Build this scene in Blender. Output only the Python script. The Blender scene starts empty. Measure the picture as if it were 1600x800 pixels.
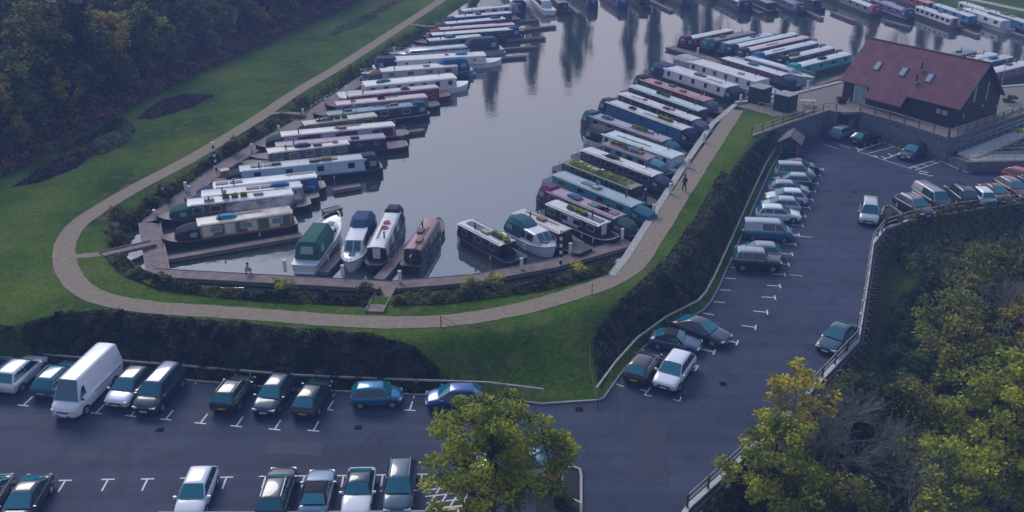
import bpy, bmesh, math, random
import numpy as np
from mathutils import Vector, Matrix
from mathutils.geometry import tessellate_polygon
random.seed(7); rng = np.random.default_rng(11)
R = math.radians
scene = bpy.context.scene
C = scene.collection

# ------------------------------------------------------------------ camera, sky, sun, exposure
CAM_H, PITCH, FPX = 38.0, 25.5, 1530.0
cam_d = bpy.data.cameras.new('camera'); cam = bpy.data.objects.new('camera', cam_d); C.objects.link(cam)
cam.location = (0, 0, CAM_H); cam.rotation_euler = (R(90 - PITCH), 0, 0)
cam_d.sensor_width = 36; cam_d.sensor_fit = 'HORIZONTAL'; cam_d.lens = FPX / 1600 * 36
cam_d.clip_end = 4000; cam_d.clip_start = 0.5
scene.camera = cam
CLOUD_DIM, CLOUD_BRIGHT = 4.4, 11.8
SUN_EL, SUN_AZ = 38.0, -28.0        # azimuth from +Y, clockwise
w = bpy.data.worlds.new('World'); scene.world = w; w.use_nodes = True
nt = w.node_tree; bg = nt.nodes['Background']
sky = nt.nodes.new('ShaderNodeTexSky'); sky.sky_type = 'NISHITA'; sky.sun_disc = False
sky.sun_elevation = R(SUN_EL); sky.sun_rotation = R(SUN_AZ)
sky.air_density = 1.0; sky.dust_density = 2.5; sky.ozone_density = 3.0
# thin high cloud over the clear-sky model, brightest and warmest low down behind the marina where the sun sits
def wn(kind, **k):
    n = nt.nodes.new(kind)
    for a_, v_ in k.items(): setattr(n, a_, v_)
    return n
tcw = wn('ShaderNodeTexCoord'); cn = wn('ShaderNodeTexNoise'); cn.inputs['Scale'].default_value = 2.2; cn.inputs['Detail'].default_value = 5
mpw = wn('ShaderNodeMapping'); mpw.inputs['Scale'].default_value = (1, 1, 3); nt.links.new(tcw.outputs['Generated'], mpw.inputs[0]); nt.links.new(mpw.outputs[0], cn.inputs['Vector'])
cf_ = wn('ShaderNodeMapRange'); cf_.inputs[1].default_value = .35; cf_.inputs[2].default_value = .65; cf_.inputs[3].default_value = .55; cf_.inputs[4].default_value = .9; nt.links.new(cn.outputs[0], cf_.inputs[0])
sx = wn('ShaderNodeSeparateXYZ'); nt.links.new(tcw.outputs['Generated'], sx.inputs[0])
el = wn('ShaderNodeValToRGB'); e = el.color_ramp.elements; e[0].position = .0; e[0].color = (1.0, .85, .80, 1); e[1].position = .75; e[1].color = (.34, .50, .90, 1); q = e.new(.24); q.color = (.93, .84, .90, 1); q = e.new(.36); q.color = (.72, .76, .95, 1); q = e.new(.5); q.color = (.48, .62, .96, 1)
nt.links.new(sx.outputs[2], el.inputs[0])
az = wn('ShaderNodeMapRange'); az.inputs[1].default_value = -.4; az.inputs[2].default_value = .95; az.inputs[3].default_value = CLOUD_DIM; az.inputs[4].default_value = CLOUD_BRIGHT; nt.links.new(sx.outputs[1], az.inputs[0])
cm_ = wn('ShaderNodeMixRGB', blend_type='MULTIPLY'); cm_.inputs[0].default_value = 1; nt.links.new(el.outputs[0], cm_.inputs[1]); nt.links.new(az.outputs[0], cm_.inputs[2])
mx_ = wn('ShaderNodeMixRGB'); nt.links.new(cf_.outputs[0], mx_.inputs[0]); nt.links.new(sky.outputs[0], mx_.inputs[1]); nt.links.new(cm_.outputs[0], mx_.inputs[2])
nt.links.new(mx_.outputs[0], bg.inputs[0]); bg.inputs[1].default_value = 0.10
sd = bpy.data.lights.new('sun', 'SUN'); sd.energy = 1.6; sd.angle = R(26); sd.color = (1, .94, .88)
so = bpy.data.objects.new('sun', sd); C.objects.link(so)
sv = Vector((math.sin(R(SUN_AZ)) * math.cos(R(SUN_EL)), math.cos(R(SUN_AZ)) * math.cos(R(SUN_EL)), math.sin(R(SUN_EL))))
so.rotation_euler = sv.to_track_quat('Z', 'Y').to_euler()
scene.view_settings.view_transform = 'Standard'; scene.view_settings.look = 'None'
scene.view_settings.exposure = 0.28; scene.view_settings.gamma = 1
scene.render.engine = 'CYCLES'
scene.cycles.volume_bounces = 0; scene.cycles.max_bounces = 5; scene.cycles.transparent_max_bounces = 6

PZ, WZ, DZ = 2.8, 1.9, 2.3          # marina ground, water, pontoon deck
def un(px, py, z=0.0):
    th = R(PITCH); u = (px - 800) / FPX; v = -(py - 400) / FPX
    d = Vector((u, math.cos(th) + v * math.sin(th), -math.sin(th) + v * math.cos(th)))
    t = (z - CAM_H) / d.z
    return Vector((d.x * t, d.y * t, z))
def unl(pts, z=0.0): return [un(x, y, z) for x, y in pts]
def ray_plane(px, py, p0, n):
    th = R(PITCH); u = (px - 800) / FPX; v = -(py - 400) / FPX
    d = Vector((u, math.cos(th) + v * math.sin(th), -math.sin(th) + v * math.cos(th)))
    o = Vector((0, 0, CAM_H)); t = (p0 - o).dot(n) / d.dot(n)
    return o + d * t

# ------------------------------------------------------------------ materials
MATS = {}
def mat(name, col, rough=.6, metal=0, spec=.5, noise=0.0, nscale=3.0, bump=0.0, coat=0, col2=None, bscale=None):
    key = (name, col, rough, metal, noise, nscale, coat, col2)
    if key in MATS: return MATS[key]
    m = bpy.data.materials.new(name); m.use_nodes = True; t = m.node_tree; b = t.nodes['Principled BSDF']
    b.inputs['Base Color'].default_value = (*col, 1); b.inputs['Roughness'].default_value = rough
    b.inputs['Metallic'].default_value = metal; b.inputs['Specular IOR Level'].default_value = spec
    b.inputs['Coat Weight'].default_value = coat; b.inputs['Coat Roughness'].default_value = .06
    if noise > 0 or col2:
        g = t.nodes.new('ShaderNodeNewGeometry'); n = t.nodes.new('ShaderNodeTexNoise')
        n.inputs['Scale'].default_value = nscale; n.inputs['Detail'].default_value = 6; n.inputs['Roughness'].default_value = .65
        t.links.new(g.outputs['Position'], n.inputs['Vector'])
        r = t.nodes.new('ShaderNodeValToRGB')
        c2 = col2 if col2 else tuple(min(1, c * (1 + noise)) for c in col)
        c1 = col if col2 else tuple(c * (1 - noise) for c in col)
        r.color_ramp.elements[0].color = (*c1, 1); r.color_ramp.elements[0].position = .35
        r.color_ramp.elements[1].color = (*c2, 1); r.color_ramp.elements[1].position = .65
        t.links.new(n.outputs[0], r.inputs[0]); t.links.new(r.outputs[0], b.inputs['Base Color'])
        if bump:
            bp = t.nodes.new('ShaderNodeBump'); bp.inputs['Strength'].default_value = bump; bp.inputs['Distance'].default_value = .05
            t.links.new(n.outputs[0], bp.inputs['Height']); t.links.new(bp.outputs[0], b.inputs['Normal'])
    MATS[key] = m; return m
def foliage(name, cols, clump=.35, gloss=.7):
    """leaf material: random tint per leaf, soft light and dark clumps by position"""
    if name in MATS: return MATS[name]
    m = bpy.data.materials.new(name); m.use_nodes = True; t = m.node_tree; b = t.nodes['Principled BSDF']
    b.inputs['Roughness'].default_value = gloss; b.inputs['Specular IOR Level'].default_value = .25
    g = t.nodes.new('ShaderNodeNewGeometry'); n = t.nodes.new('ShaderNodeTexNoise'); n.inputs['Scale'].default_value = clump; n.inputs['Detail'].default_value = 3
    t.links.new(g.outputs['Position'], n.inputs['Vector'])
    a = t.nodes.new('ShaderNodeMath'); a.operation = 'MULTIPLY_ADD'; a.inputs[1].default_value = .55; a.inputs[2].default_value = -.27
    t.links.new(g.outputs['Random Per Island'], a.inputs[0])
    s = t.nodes.new('ShaderNodeMath'); s.operation = 'MULTIPLY_ADD'; s.inputs[1].default_value = 2.3; s.inputs[2].default_value = -.65
    t.links.new(n.outputs[0], s.inputs[0])
    ad = t.nodes.new('ShaderNodeMath'); ad.operation = 'ADD'; t.links.new(a.outputs[0], ad.inputs[0]); t.links.new(s.outputs[0], ad.inputs[1])
    r = t.nodes.new('ShaderNodeValToRGB'); els = r.color_ramp.elements
    while len(els) < len(cols): els.new(.5)
    for i, c in enumerate(cols): els[i].position = .1 + .8 * i / (len(cols) - 1); els[i].color = (*c, 1)
    t.links.new(ad.outputs[0], r.inputs[0]); t.links.new(r.outputs[0], b.inputs['Base Color'])
    tr = t.nodes.new('ShaderNodeBsdfTranslucent'); mx = t.nodes.new('ShaderNodeMixShader'); mx.inputs[0].default_value = .3
    t.links.new(r.outputs[0], tr.inputs['Color']); out = t.nodes['Material Output']
    t.links.new(b.outputs[0], mx.inputs[1]); t.links.new(tr.outputs[0], mx.inputs[2]); t.links.new(mx.outputs[0], out.inputs[0])
    MATS[name] = m; return m

# ------------------------------------------------------------------ mesh helper
class MB:
    def __init__(s): s.v = []; s.f = []; s.m = []
    def poly(s, pts, mi=0):
        k = len(s.v); s.v += [tuple(p) for p in pts]; s.f.append(tuple(range(k, k + len(pts)))); s.m.append(mi); return s
    def box(s, x0, x1, y0, y1, z0, z1, mi=0):
        k = len(s.v)
        s.v += [(x0,y0,z0),(x1,y0,z0),(x1,y1,z0),(x0,y1,z0),(x0,y0,z1),(x1,y0,z1),(x1,y1,z1),(x0,y1,z1)]
        for q in ((0,3,2,1),(4,5,6,7),(0,1,5,4),(1,2,6,5),(2,3,7,6),(3,0,4,7)): s.f.append(tuple(k+i for i in q)); s.m.append(mi)
        return s
    def loft(s, rings, caps=True, closed=True, mi=0):
        k = len(s.v); n = len(rings[0])
        for r in rings: s.v += [tuple(p) for p in r]
        for i in range(len(rings) - 1):
            for j in range(n if closed else n - 1):
                a = k + i*n + j; b = k + i*n + (j+1) % n
                s.f.append((a, b, b + n, a + n)); s.m.append(mi)
        if caps and closed:
            s.f.append(tuple(k + j for j in reversed(range(n)))); s.m.append(mi)
            s.f.append(tuple(k + (len(rings)-1)*n + j for j in range(n))); s.m.append(mi)
        return s
    def tube(s, p0, p1, r0, r1=None, n=6, mi=0, caps=True):
        p0 = Vector(p0); p1 = Vector(p1); r1 = r0 if r1 is None else r1
        d = (p1 - p0).normalized(); a = d.orthogonal().normalized(); b = d.cross(a)
        rg = [[p + a*(r*math.cos(2*math.pi*i/n)) + b*(r*math.sin(2*math.pi*i/n)) for i in range(n)] for p, r in ((p0, r0), (p1, r1))]
        return s.loft(rg, caps=caps, mi=mi)
    def bar(s, p0, p1, w, h, mi=0):
        """rectangular bar between two points, w across, h up"""
        p0 = Vector(p0); p1 = Vector(p1); d = (p1 - p0); d2 = Vector((d.x, d.y, 0)).normalized() if (abs(d.x)+abs(d.y)) > 1e-6 else Vector((1,0,0))
        n = Vector((-d2.y, d2.x, 0)) * (w/2); u = Vector((0,0,h/2))
        return s.loft([[p+n+u, p-n+u, p-n-u, p+n-u] for p in (p0, p1)], mi=mi)
    def build(s, name, mats, parent=None, smooth=None, loc=None, bevel=0):
        me = bpy.data.meshes.new(name); me.from_pydata(s.v, [], s.f); 
        if not isinstance(mats, (list, tuple)): mats = [mats]
        for m in mats: me.materials.append(m)
        me.polygons.foreach_set('material_index', s.m)
        bm = bmesh.new(); bm.from_mesh(me); bmesh.ops.remove_doubles(bm, verts=bm.verts, dist=1e-5)
        bmesh.ops.recalc_face_normals(bm, faces=bm.faces)
        if bevel: bmesh.ops.bevel(bm, geom=[e for e in bm.edges if len(e.link_faces) == 2 and e.calc_face_angle(0) > .5], offset=bevel, segments=1, affect='EDGES')
        if smooth:
            for f in bm.faces: f.smooth = True
            for e in bm.edges: e.smooth = len(e.link_faces) == 2 and e.calc_face_angle(0) < smooth
        bm.to_mesh(me); bm.free()
        o = bpy.data.objects.new(name, me); C.objects.link(o)
        if parent: o.parent = parent
        if loc: o.location = loc
        return o
def empty(name, loc, rz=0):
    o = bpy.data.objects.new(name, None); C.objects.link(o); o.empty_display_size = .3
    o.location = loc; o.rotation_euler = (0, 0, rz); return o
def tag(o, label=None, cat=None, group=None, kind=None):
    if label: o['label'] = label
    if cat: o['category'] = cat
    if group: o['group'] = group
    if kind: o['kind'] = kind
    return o
def copy_tree(o, parent=None):
    c = o.copy(); C.objects.link(c); c.parent = parent
    for ch in [x for x in o.children]: copy_tree(ch, c)
    return c
def structure(o, label=None): return tag(o, label, None, None, 'structure')
def catmull(pts, n=8):
    out = []; P = [pts[0]] + list(pts) + [pts[-1]]
    for i in range(1, len(P) - 2):
        for k in range(n):
            t = k / n; a, b, c, d = P[i-1], P[i], P[i+1], P[i+2]
            out.append(0.5*((2*b) + (c-a)*t + (2*a-5*b+4*c-d)*t*t + (3*b-a-3*c+d)*t**3))
    out.append(pts[-1]); return out
def offset_line(L, d):
    out = []
    for i, p in enumerate(L):
        a = L[max(0, i-1)]; b = L[min(len(L)-1, i+1)]; t = (b-a); t.z = 0; t.normalize()
        out.append(p + Vector((-t.y, t.x, 0)) * d)
    return out
def strip(L, d0, d1, z0, z1, name, m, bottom=False):
    """box-section strip along a polyline between lateral offsets d0 and d1"""
    A = offset_line(L, d0); B = offset_line(L, d1); mb = MB()
    mb.loft([[Vector((a.x,a.y,z0)), Vector((a.x,a.y,z1)), Vector((b.x,b.y,z1)), Vector((b.x,b.y,z0))] for a, b in zip(A, B)])
    return mb.build(name, m)
def flat(poly, z, name, m, thick=0.0):
    tri = tessellate_polygon([[Vector((p.x, p.y, 0)) for p in poly]]); mb = MB()
    mb.v = [(p.x, p.y, z) for p in poly]; mb.f = [tuple(t) for t in tri]; mb.m = [0]*len(tri)
    if thick:
        k = len(mb.v); n = len(poly); mb.v += [(p.x, p.y, z - thick) for p in poly]
        for i in range(n): mb.f.append((i, (i+1) % n, k + (i+1) % n, k + i)); mb.m.append(0)
    return mb.build(name, m)

# ------------------------------------------------------------------ plan of the place (outlines)
CARPARK = unl([(-420,528),(0,570),(100,580),(200,588),(300,596.5),(456,610),(640,618),(760,622),(845,633),(935,627),(944,624),(973,583),(1006,545),(1050,512),(1100,486),(1113,471),(1126,446),(1140,414),(1154,382),(1178,325),(1205,265),(1222,237)]) + unl([(1237,193.5),(1294,175),(1308,178),(1345,177),(1400,192),(1484,219)], PZ) + unl([(1482,250),(1510,266),(1600,255),(1800,236),(1800,282),(1700,302),(1600,318),(1500,332),(1420,347),(1385,358),(1366,382),(1358,440),(1343,535),(1240,645),(1140,740),(1080,795),(1030,870),(1000,960),(700,960),(-420,960)])
PLAT = unl([(-900,500),(-300,548),(0,520),(70,500),(120,492),(300,504),(470,519),(640,528),(780,510),(925,478),(980,458),(1030,432),(1080,385),(1132,300),(1158,247),(1180,211),(1294,171),(1318,170),(1348,173.5),(1480,214),(1600,175),(1800,110)], PZ) + [Vector((700,420,0)), Vector((700,900,0)), Vector((-700,900,0)), Vector((-700,180,0))]
POND = unl([(728,5),(684,34),(636,65),(552,120),(507,150),(433,196),(338,262),(248,322),(212,352),(191,380),(198,405),(235,430),(300,446),(420,461),(560,468),(700,462),(850,445),(955,413)], WZ) + \
       unl([(984,400),(1024,336),(1074,255),(1116,193),(1152,161),(1180,156),(1250,143),(1318,126),(1345,122),(1440,120),(1560,135),(1640,129),(1760,121)], PZ) + \
       unl([(1900,98),(1800,88),(1600,50),(1480,20),(1380,-4),(1280,-22),(1100,-38),(900,-46),(790,-30),(745,-8)], WZ)
EASTL = unl([(1000,960),(1030,870),(1080,795),(1140,740),(1240,645),(1343,535),(1358,440),(1366,382),(1385,358),(1420,347),(1500,332),(1600,318),(1700,302),(1900,270)])
EAST = EASTL + [Vector((900, 200, 0)), Vector((900, -50, 0)), Vector((6, -50, 0))]
RAMPZ = unl([(1484,219),(1540,200),(1600,180),(1800,112)], PZ) + unl([(1800,236),(1600,256),(1510,267),(1478,247)])
def sdist(X, Y, poly):
    """signed distance, positive inside"""
    d = np.full(X.shape, 1e9); ins = np.zeros(X.shape, bool); n = len(poly)
    for i in range(n):
        ax, ay = poly[i].x, poly[i].y; bx, by = poly[(i+1) % n].x, poly[(i+1) % n].y
        ex, ey = bx-ax, by-ay; L2 = ex*ex+ey*ey+1e-12
        t = np.clip(((X-ax)*ex + (Y-ay)*ey)/L2, 0, 1)
        d = np.minimum(d, np.hypot(X-ax-t*ex, Y-ay-t*ey))
        c = (ay > Y) != (by > Y)
        with np.errstate(divide='ignore', invalid='ignore'):
            xi = ex*(Y-ay)/(by-ay if by != ay else 1e-9)+ax
        ins ^= c & (X < xi)
    return np.where(ins, d, -d)
def sm(t): t = np.clip(t, 0, 1); return t*t*(3-2*t)
def height(X, Y):
    dc = sdist(X, Y, CARPARK); dp = sdist(X, Y, PLAT); dw = sdist(X, Y, POND); de = sdist(X, Y, EAST)
    a = np.maximum(-dc - .15, 0); b = np.maximum(-dp, 0)
    h = np.where(dp > 0, PZ, PZ * sm(a/(a+b+1e-6)))
    h = np.where((b > 14) & (dp <= 0), np.minimum(h, PZ*.0 + .0 + h*0), h)
    dr = sdist(X, Y, RAMPZ)
    h = np.where((dp < .1) & (dr < .3) & (X > 31) & (Y > 70) & (X < 140) & (sdist(X, Y, EAST) < -2), -.3, h)
    h = np.where((dr > 0) & (dp < .1), .9, h)
    h = np.where(dc > .12, -.3, h)
    wgt = sm((dw + 1.7)/3.4)                      # shelving shore
    h = np.where(dw > -1.7, h*(1-wgt) + (WZ-.75)*wgt, h)
    h = np.where(de > 0, -3.0 * sm(de/1.1) + .35*np.sin(X*.3)*np.sin(Y*.23)*sm(de/6), h)
    far = sm((Y-240)/500); h = h + far*14
    return h
def hz(x, y): return float(height(np.array([float(x)]), np.array([float(y)]))[0])

# ------------------------------------------------------------------ ground
def axis(segs):
    out = []
    for a, b, s in segs: out += list(np.arange(a, b, s))
    return np.array(out + [segs[-1][1]])
xs = axis([(-900,-300,60),(-300,-90,7),(-90,90,.7),(90,160,2.5),(160,300,10),(300,900,60)])
ys = axis([(-60,30,6),(30,150,.7),(150,230,1.4),(230,330,8),(330,1200,60)])
GX, GY = np.meshgrid(xs, ys); GZ = height(GX, GY)
def grid_mesh(name, GX, GY, GZ, mask, m):
    ny, nx = GX.shape; co = np.stack([GX, GY, GZ], -1).reshape(-1, 3)
    i = np.arange((ny-1)*(nx-1)); r = i//(nx-1); c = i % (nx-1); a = r*nx + c
    F = np.stack([a, a+1, a+nx+1, a+nx], 1)
    if mask is not None: F = F[mask.reshape(-1)]
    me = bpy.data.meshes.new(name); me.vertices.add(len(co)); me.vertices.foreach_set('co', co.ravel())
    me.loops.add(F.size); me.loops.foreach_set('vertex_index', F.ravel().astype(np.int32))
    me.polygons.add(len(F)); me.polygons.foreach_set('loop_start', np.arange(0, F.size, 4, dtype=np.int32)); me.polygons.foreach_set('loop_total', np.full(len(F), 4, np.int32))
    me.update(); me.validate(); me.polygons.foreach_set('use_smooth', np.ones(len(F), bool)); me.materials.append(m)
    o = bpy.data.objects.new(name, me); C.objects.link(o); return o
# woodland floor mask: soil under the trees at the left, and in the valley at the right
WOODS = unl([(-900,460),(-200,322),(0,278),(60,248),(110,220),(215,165),(300,122),(400,80),(470,44),(560,8),(640,-32)], PZ) + [Vector((-40, 420, 0)), Vector((-900, 420, 0))]
dwd = sdist(GX, GY, WOODS); soil = sm((dwd + 1.5)/3) ; soil = np.maximum(soil, np.where(sdist(GX,GY,EAST) > 0, .35, 0))
def bed(pts): return sm((sdist(GX, GY, unl(pts, PZ)) + .6)/1.2)
BED1 = [(212,186),(250,158),(290,148),(335,150),(300,168),(240,186)]
BED2 = [(20,292),(95,248),(150,235),(120,262),(60,285)]
soil = np.maximum(soil, np.maximum(bed(BED1), bed(BED2))*.9)
gm = bpy.data.materials.new('grass'); gm.use_nodes = True; t = gm.node_tree; b = t.nodes['Principled BSDF']; b.inputs['Roughness'].default_value = .95; b.inputs['Specular IOR Level'].default_value = .05
geo = t.nodes.new('ShaderNodeNewGeometry')
def nz(scale, det=5, vec=None):
    n = t.nodes.new('ShaderNodeTexNoise'); n.inputs['Scale'].default_value = scale; n.inputs['Detail'].default_value = det
    t.links.new(vec or geo.outputs['Position'], n.inputs['Vector']); return n
def ramp(src, stops):
    r = t.nodes.new('ShaderNodeValToRGB'); e = r.color_ramp.elements
    while len(e) < len(stops): e.new(.5)
    for i, (p, c) in enumerate(stops): e[i].position = p; e[i].color = (*c, 1)
    t.links.new(src, r.inputs[0]); return r
n1 = nz(.12, 5); r1 = ramp(n1.outputs[0], [(.3, (.028,.068,.006)), (.5, (.064,.122,.010)), (.72, (.118,.162,.016))])
n2 = nz(3.5, 8); r2 = ramp(n2.outputs[0], [(.3, (.45,.45,.45)), (.7, (1.3,1.3,1.3))])
mul = t.nodes.new('ShaderNodeMixRGB'); mul.blend_type = 'MULTIPLY'; mul.inputs[0].default_value = .75
t.links.new(r1.outputs[0], mul.inputs[1]); t.links.new(r2.outputs[0], mul.inputs[2])
ws = nz(.8, 4); wr = ramp(ws.outputs[0], [(.52, (0,0,0)), (.7, (.75,.75,.75))])     # worn, yellowish patches
worn = t.nodes.new('ShaderNodeMixRGB'); worn.inputs[2].default_value = (.13,.12,.05,1)
t.links.new(wr.outputs[0], worn.inputs[0]); t.links.new(mul.outputs[0], worn.inputs[1])
at = t.nodes.new('ShaderNodeAttribute'); at.attribute_name = 'soil'
n3 = nz(1.2, 8); r3 = ramp(n3.outputs[0], [(.35, (.018,.02,.012)), (.55, (.05,.042,.028)), (.7, (.085,.06,.035))])
ms = t.nodes.new('ShaderNodeMixRGB'); t.links.new(at.outputs['Fac'], ms.inputs[0]); t.links.new(worn.outputs[0], ms.inputs[1]); t.links.new(r3.outputs[0], ms.inputs[2])
t.links.new(ms.outputs[0], b.inputs['Base Color'])
bp = t.nodes.new('ShaderNodeBump'); bp.inputs['Strength'].default_value = .9; bp.inputs['Distance'].default_value = .12
n4 = nz(2.2, 8); t.links.new(n4.outputs[0], bp.inputs['Height']); t.links.new(bp.outputs[0], b.inputs['Normal'])
ter = structure(grid_mesh('grass_ground', GX, GY, GZ, None, gm), 'green grass banks and lawns round the marina basin')
att = ter.data.attributes.new('soil', 'FLOAT', 'POINT'); att.data.foreach_set('value', soil.ravel())

# water
wm = bpy.data.materials.new('marina_water'); wm.use_nodes = True; t = wm.node_tree; b = t.nodes['Principled BSDF']
b.inputs['Base Color'].default_value = (.035,.05,.045,1); b.inputs['Roughness'].default_value = .03; b.inputs['IOR'].default_value = 2.8
geo = t.nodes.new('ShaderNodeNewGeometry'); mp = t.nodes.new('ShaderNodeMapping'); mp.inputs['Scale'].default_value = (.7, 2.2, 1); t.links.new(geo.outputs['Position'], mp.inputs[0])
na = nz(1.1, 3, mp.outputs[0]); nb = nz(.09, 2, mp.outputs[0])
am = t.nodes.new('ShaderNodeMath'); am.operation = 'MULTIPLY_ADD'; am.inputs[1].default_value = 3.0; t.links.new(nb.outputs[0], am.inputs[0]); t.links.new(na.outputs[0], am.inputs[2])
bp = t.nodes.new('ShaderNodeBump'); bp.inputs['Strength'].default_value = .2; bp.inputs['Distance'].default_value = .035
t.links.new(am.outputs[0], bp.inputs['Height']); t.links.new(bp.outputs[0], b.inputs['Normal'])
xw = axis([(-60,200,2.0)]); yw = axis([(56,260,2.0)]); WX, WY = np.meshgrid(xw, yw)
dwm = sdist((WX[:-1,:-1]+WX[1:,1:])/2, (WY[:-1,:-1]+WY[1:,1:])/2, POND) > -1.6
dcm = sdist((WX[:-1,:-1]+WX[1:,1:])/2, (WY[:-1,:-1]+WY[1:,1:])/2, CARPARK) < -2
structure(grid_mesh('water', WX, WY, np.full(WX.shape, WZ), dwm & dcm, wm), 'still grey blue marina water')

# asphalt
am_ = bpy.data.materials.new('asphalt'); am_.use_nodes = True; t = am_.node_tree; b = t.nodes['Principled BSDF']; b.inputs['Roughness'].default_value = .78; b.inputs['Specular IOR Level'].default_value = .3
geo = t.nodes.new('ShaderNodeNewGeometry'); n1 = nz(.09, 4); r1 = ramp(n1.outputs[0], [(.30, (.022,.032,.062)), (.70, (.050,.062,.104))])
n2 = nz(9, 8); r2 = ramp(n2.outputs[0], [(.3, (.78,.78,.78)), (.7, (1.15,1.15,1.15))])
mul = t.nodes.new('ShaderNodeMixRGB'); mul.blend_type = 'MULTIPLY'; mul.inputs[0].default_value = 1; t.links.new(r1.outputs[0], mul.inputs[1]); t.links.new(r2.outputs[0], mul.inputs[2])
n3 = nz(.55, 3); r3 = ramp(n3.outputs[0], [(.54, (1,1,1)), (.72, (.50,.52,.56))])   # oil stains and damp patches
mu2 = t.nodes.new('ShaderNodeMixRGB'); mu2.blend_type = 'MULTIPLY'; mu2.inputs[0].default_value = .8; t.links.new(mul.outputs[0], mu2.inputs[1]); t.links.new(r3.outputs[0], mu2.inputs[2])
mpz = t.nodes.new('ShaderNodeMapping'); mpz.inputs['Scale'].default_value = (.05, .9, 1); t.links.new(geo.outputs['Position'], mpz.inputs[0]); n6 = nz(1.0, 4, mpz.outputs[0]); r6 = ramp(n6.outputs[0], [(.4,(.86,.86,.86)),(.6,(1.14,1.14,1.14))])
vor = t.nodes.new('ShaderNodeTexVoronoi'); vor.feature = 'DISTANCE_TO_EDGE'; vor.inputs['Scale'].default_value = .13; t.links.new(geo.outputs['Position'], vor.inputs['Vector']); r7 = ramp(vor.outputs['Distance'], [(.0,(.55,.55,.55)),(.012,(1,1,1))])
mu3 = t.nodes.new('ShaderNodeMixRGB'); mu3.blend_type = 'MULTIPLY'; mu3.inputs[0].default_value = 1; t.links.new(mu2.outputs[0], mu3.inputs[1]); t.links.new(r6.outputs[0], mu3.inputs[2])
mu4 = t.nodes.new('ShaderNodeMixRGB'); mu4.blend_type = 'MULTIPLY'; mu4.inputs[0].default_value = .6; t.links.new(mu3.outputs[0], mu4.inputs[1]); t.links.new(r7.outputs[0], mu4.inputs[2])
t.links.new(mu4.outputs[0], b.inputs['Base Color'])
bp = t.nodes.new('ShaderNodeBump'); bp.inputs['Strength'].default_value = .3; bp.inputs['Distance'].default_value = .02; t.links.new(n2.outputs[0], bp.inputs['Height']); t.links.new(bp.outputs[0], b.inputs['Normal'])
structure(flat(CARPARK, 0.0, 'car_park', am_, .4), 'dark asphalt car park and access road')
M_patch = mat('asphalt_repair', (.018,.026,.050), .75, noise=.25, nscale=4)
for pts in ([(420,690),(505,692),(500,712),(412,709)], [(1255,330),(1290,332),(1286,372),(1250,369)], [(985,655),(1040,652),(1046,760),(986,762)], [(110,700),(160,702),(150,716),(100,713)]):
    structure(flat(unl(pts), .003, 'asphalt_patch', M_patch), 'darker repaired patch in the asphalt')
for px, py in ((560,668),(1130,600),(1335,300),(250,672),(905,640)):
    q_ = un(px, py); structure(flat([q_+Vector(v_) for v_ in ((-.25,-.25,0),(.25,-.25,0),(.25,.25,0),(-.25,.25,0))], .009, 'drain_cover', mat('cast_iron', (.010,.010,.012), .95, spec=.1)), 'dark drain grating in the asphalt')
M_conc = mat('concrete', (.38,.36,.33), .8, noise=.2, nscale=2)
M_kerb = mat('kerb_concrete', (.30,.29,.28), .85, noise=.2, nscale=3)
M_gravel = mat('gravel_path', (.215,.165,.115), .95, col2=(.30,.24,.165), nscale=2.5, bump=.4)
M_paint = mat('road_paint', (.62,.62,.6), .6, noise=.15, nscale=6)
M_white = mat('white_paint', (.72,.72,.70), .45, noise=.06, nscale=2)
M_deck = bpy.data.materials.new('timber_decking'); M_deck.use_nodes = True; t = M_deck.node_tree; b = t.nodes['Principled BSDF']; b.inputs['Roughness'].default_value = .8
geo = t.nodes.new('ShaderNodeNewGeometry'); n1 = nz(1.4, 7); r1 = ramp(n1.outputs[0], [(.3, (.12,.085,.08)), (.7, (.24,.175,.16))]); t.links.new(r1.outputs[0], b.inputs['Base Color'])

# kerbs
kl = CARPARK[0:9]; structure(strip(kl, 0, .14, 0, .11, 'kerb', M_kerb), 'concrete kerb along the lower parking row')
structure(strip(CARPARK[8:11], 0, .14, 0, .11, 'kerb', M_kerb), 'kerb at the foot of the grass slope')
structure(strip(CARPARK[10:22], 0, .14, 0, .11, 'kerb', M_kerb), 'concrete kerb behind the roadside parking row')

# gravel path
pth = catmull(unl([(800,-80),(745,-38),(690,0),(640,33),(540,98),(460,146),(400,187),(300,247),(215,292),(140,337),(108,368),(100,402),(115,438),(152,464),(225,479),(320,486),(420,493),(510,500),(620,504),(720,499),(820,481),(900,458),(955,438),(990,415),(1022,370),(1062,306),(1105,240),(1150,172)], PZ), 8)
pA = [a_ + (a_-b_).normalized()*random.uniform(-.04,.05) for a_, b_ in zip(offset_line(pth, -.9), pth)]; pB = [a_ + (a_-b_).normalized()*random.uniform(-.04,.05) for a_, b_ in zip(offset_line(pth, .9), pth)]
structure(MB().loft([[Vector((a_.x,a_.y,PZ-.25)), Vector((a_.x,a_.y,PZ+.03)), Vector((b_.x,b_.y,PZ+.03)), Vector((b_.x,b_.y,PZ-.25))] for a_, b_ in zip(pA, pB)]).build('gravel_path', M_gravel), 'pale gravel path round the basin')
structure(strip(unl([(108,402),(165,397),(188,394)], PZ), -.45, .45, PZ-.2, PZ+.034, 'path', M_gravel), 'short gravel spur to the corner footbridge')
structure(strip(unl([(408,180),(440,176),(470,178)], PZ), -.35, .35, PZ-.2, PZ+.034, 'path', M_gravel), 'gravel spur to the middle gangway')
structure(strip(unl([(640,38),(665,41),(690,42)], PZ), -.35, .35, PZ-.2, PZ+.034, 'path', M_gravel), 'gravel spur to the upper gangway')
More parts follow.
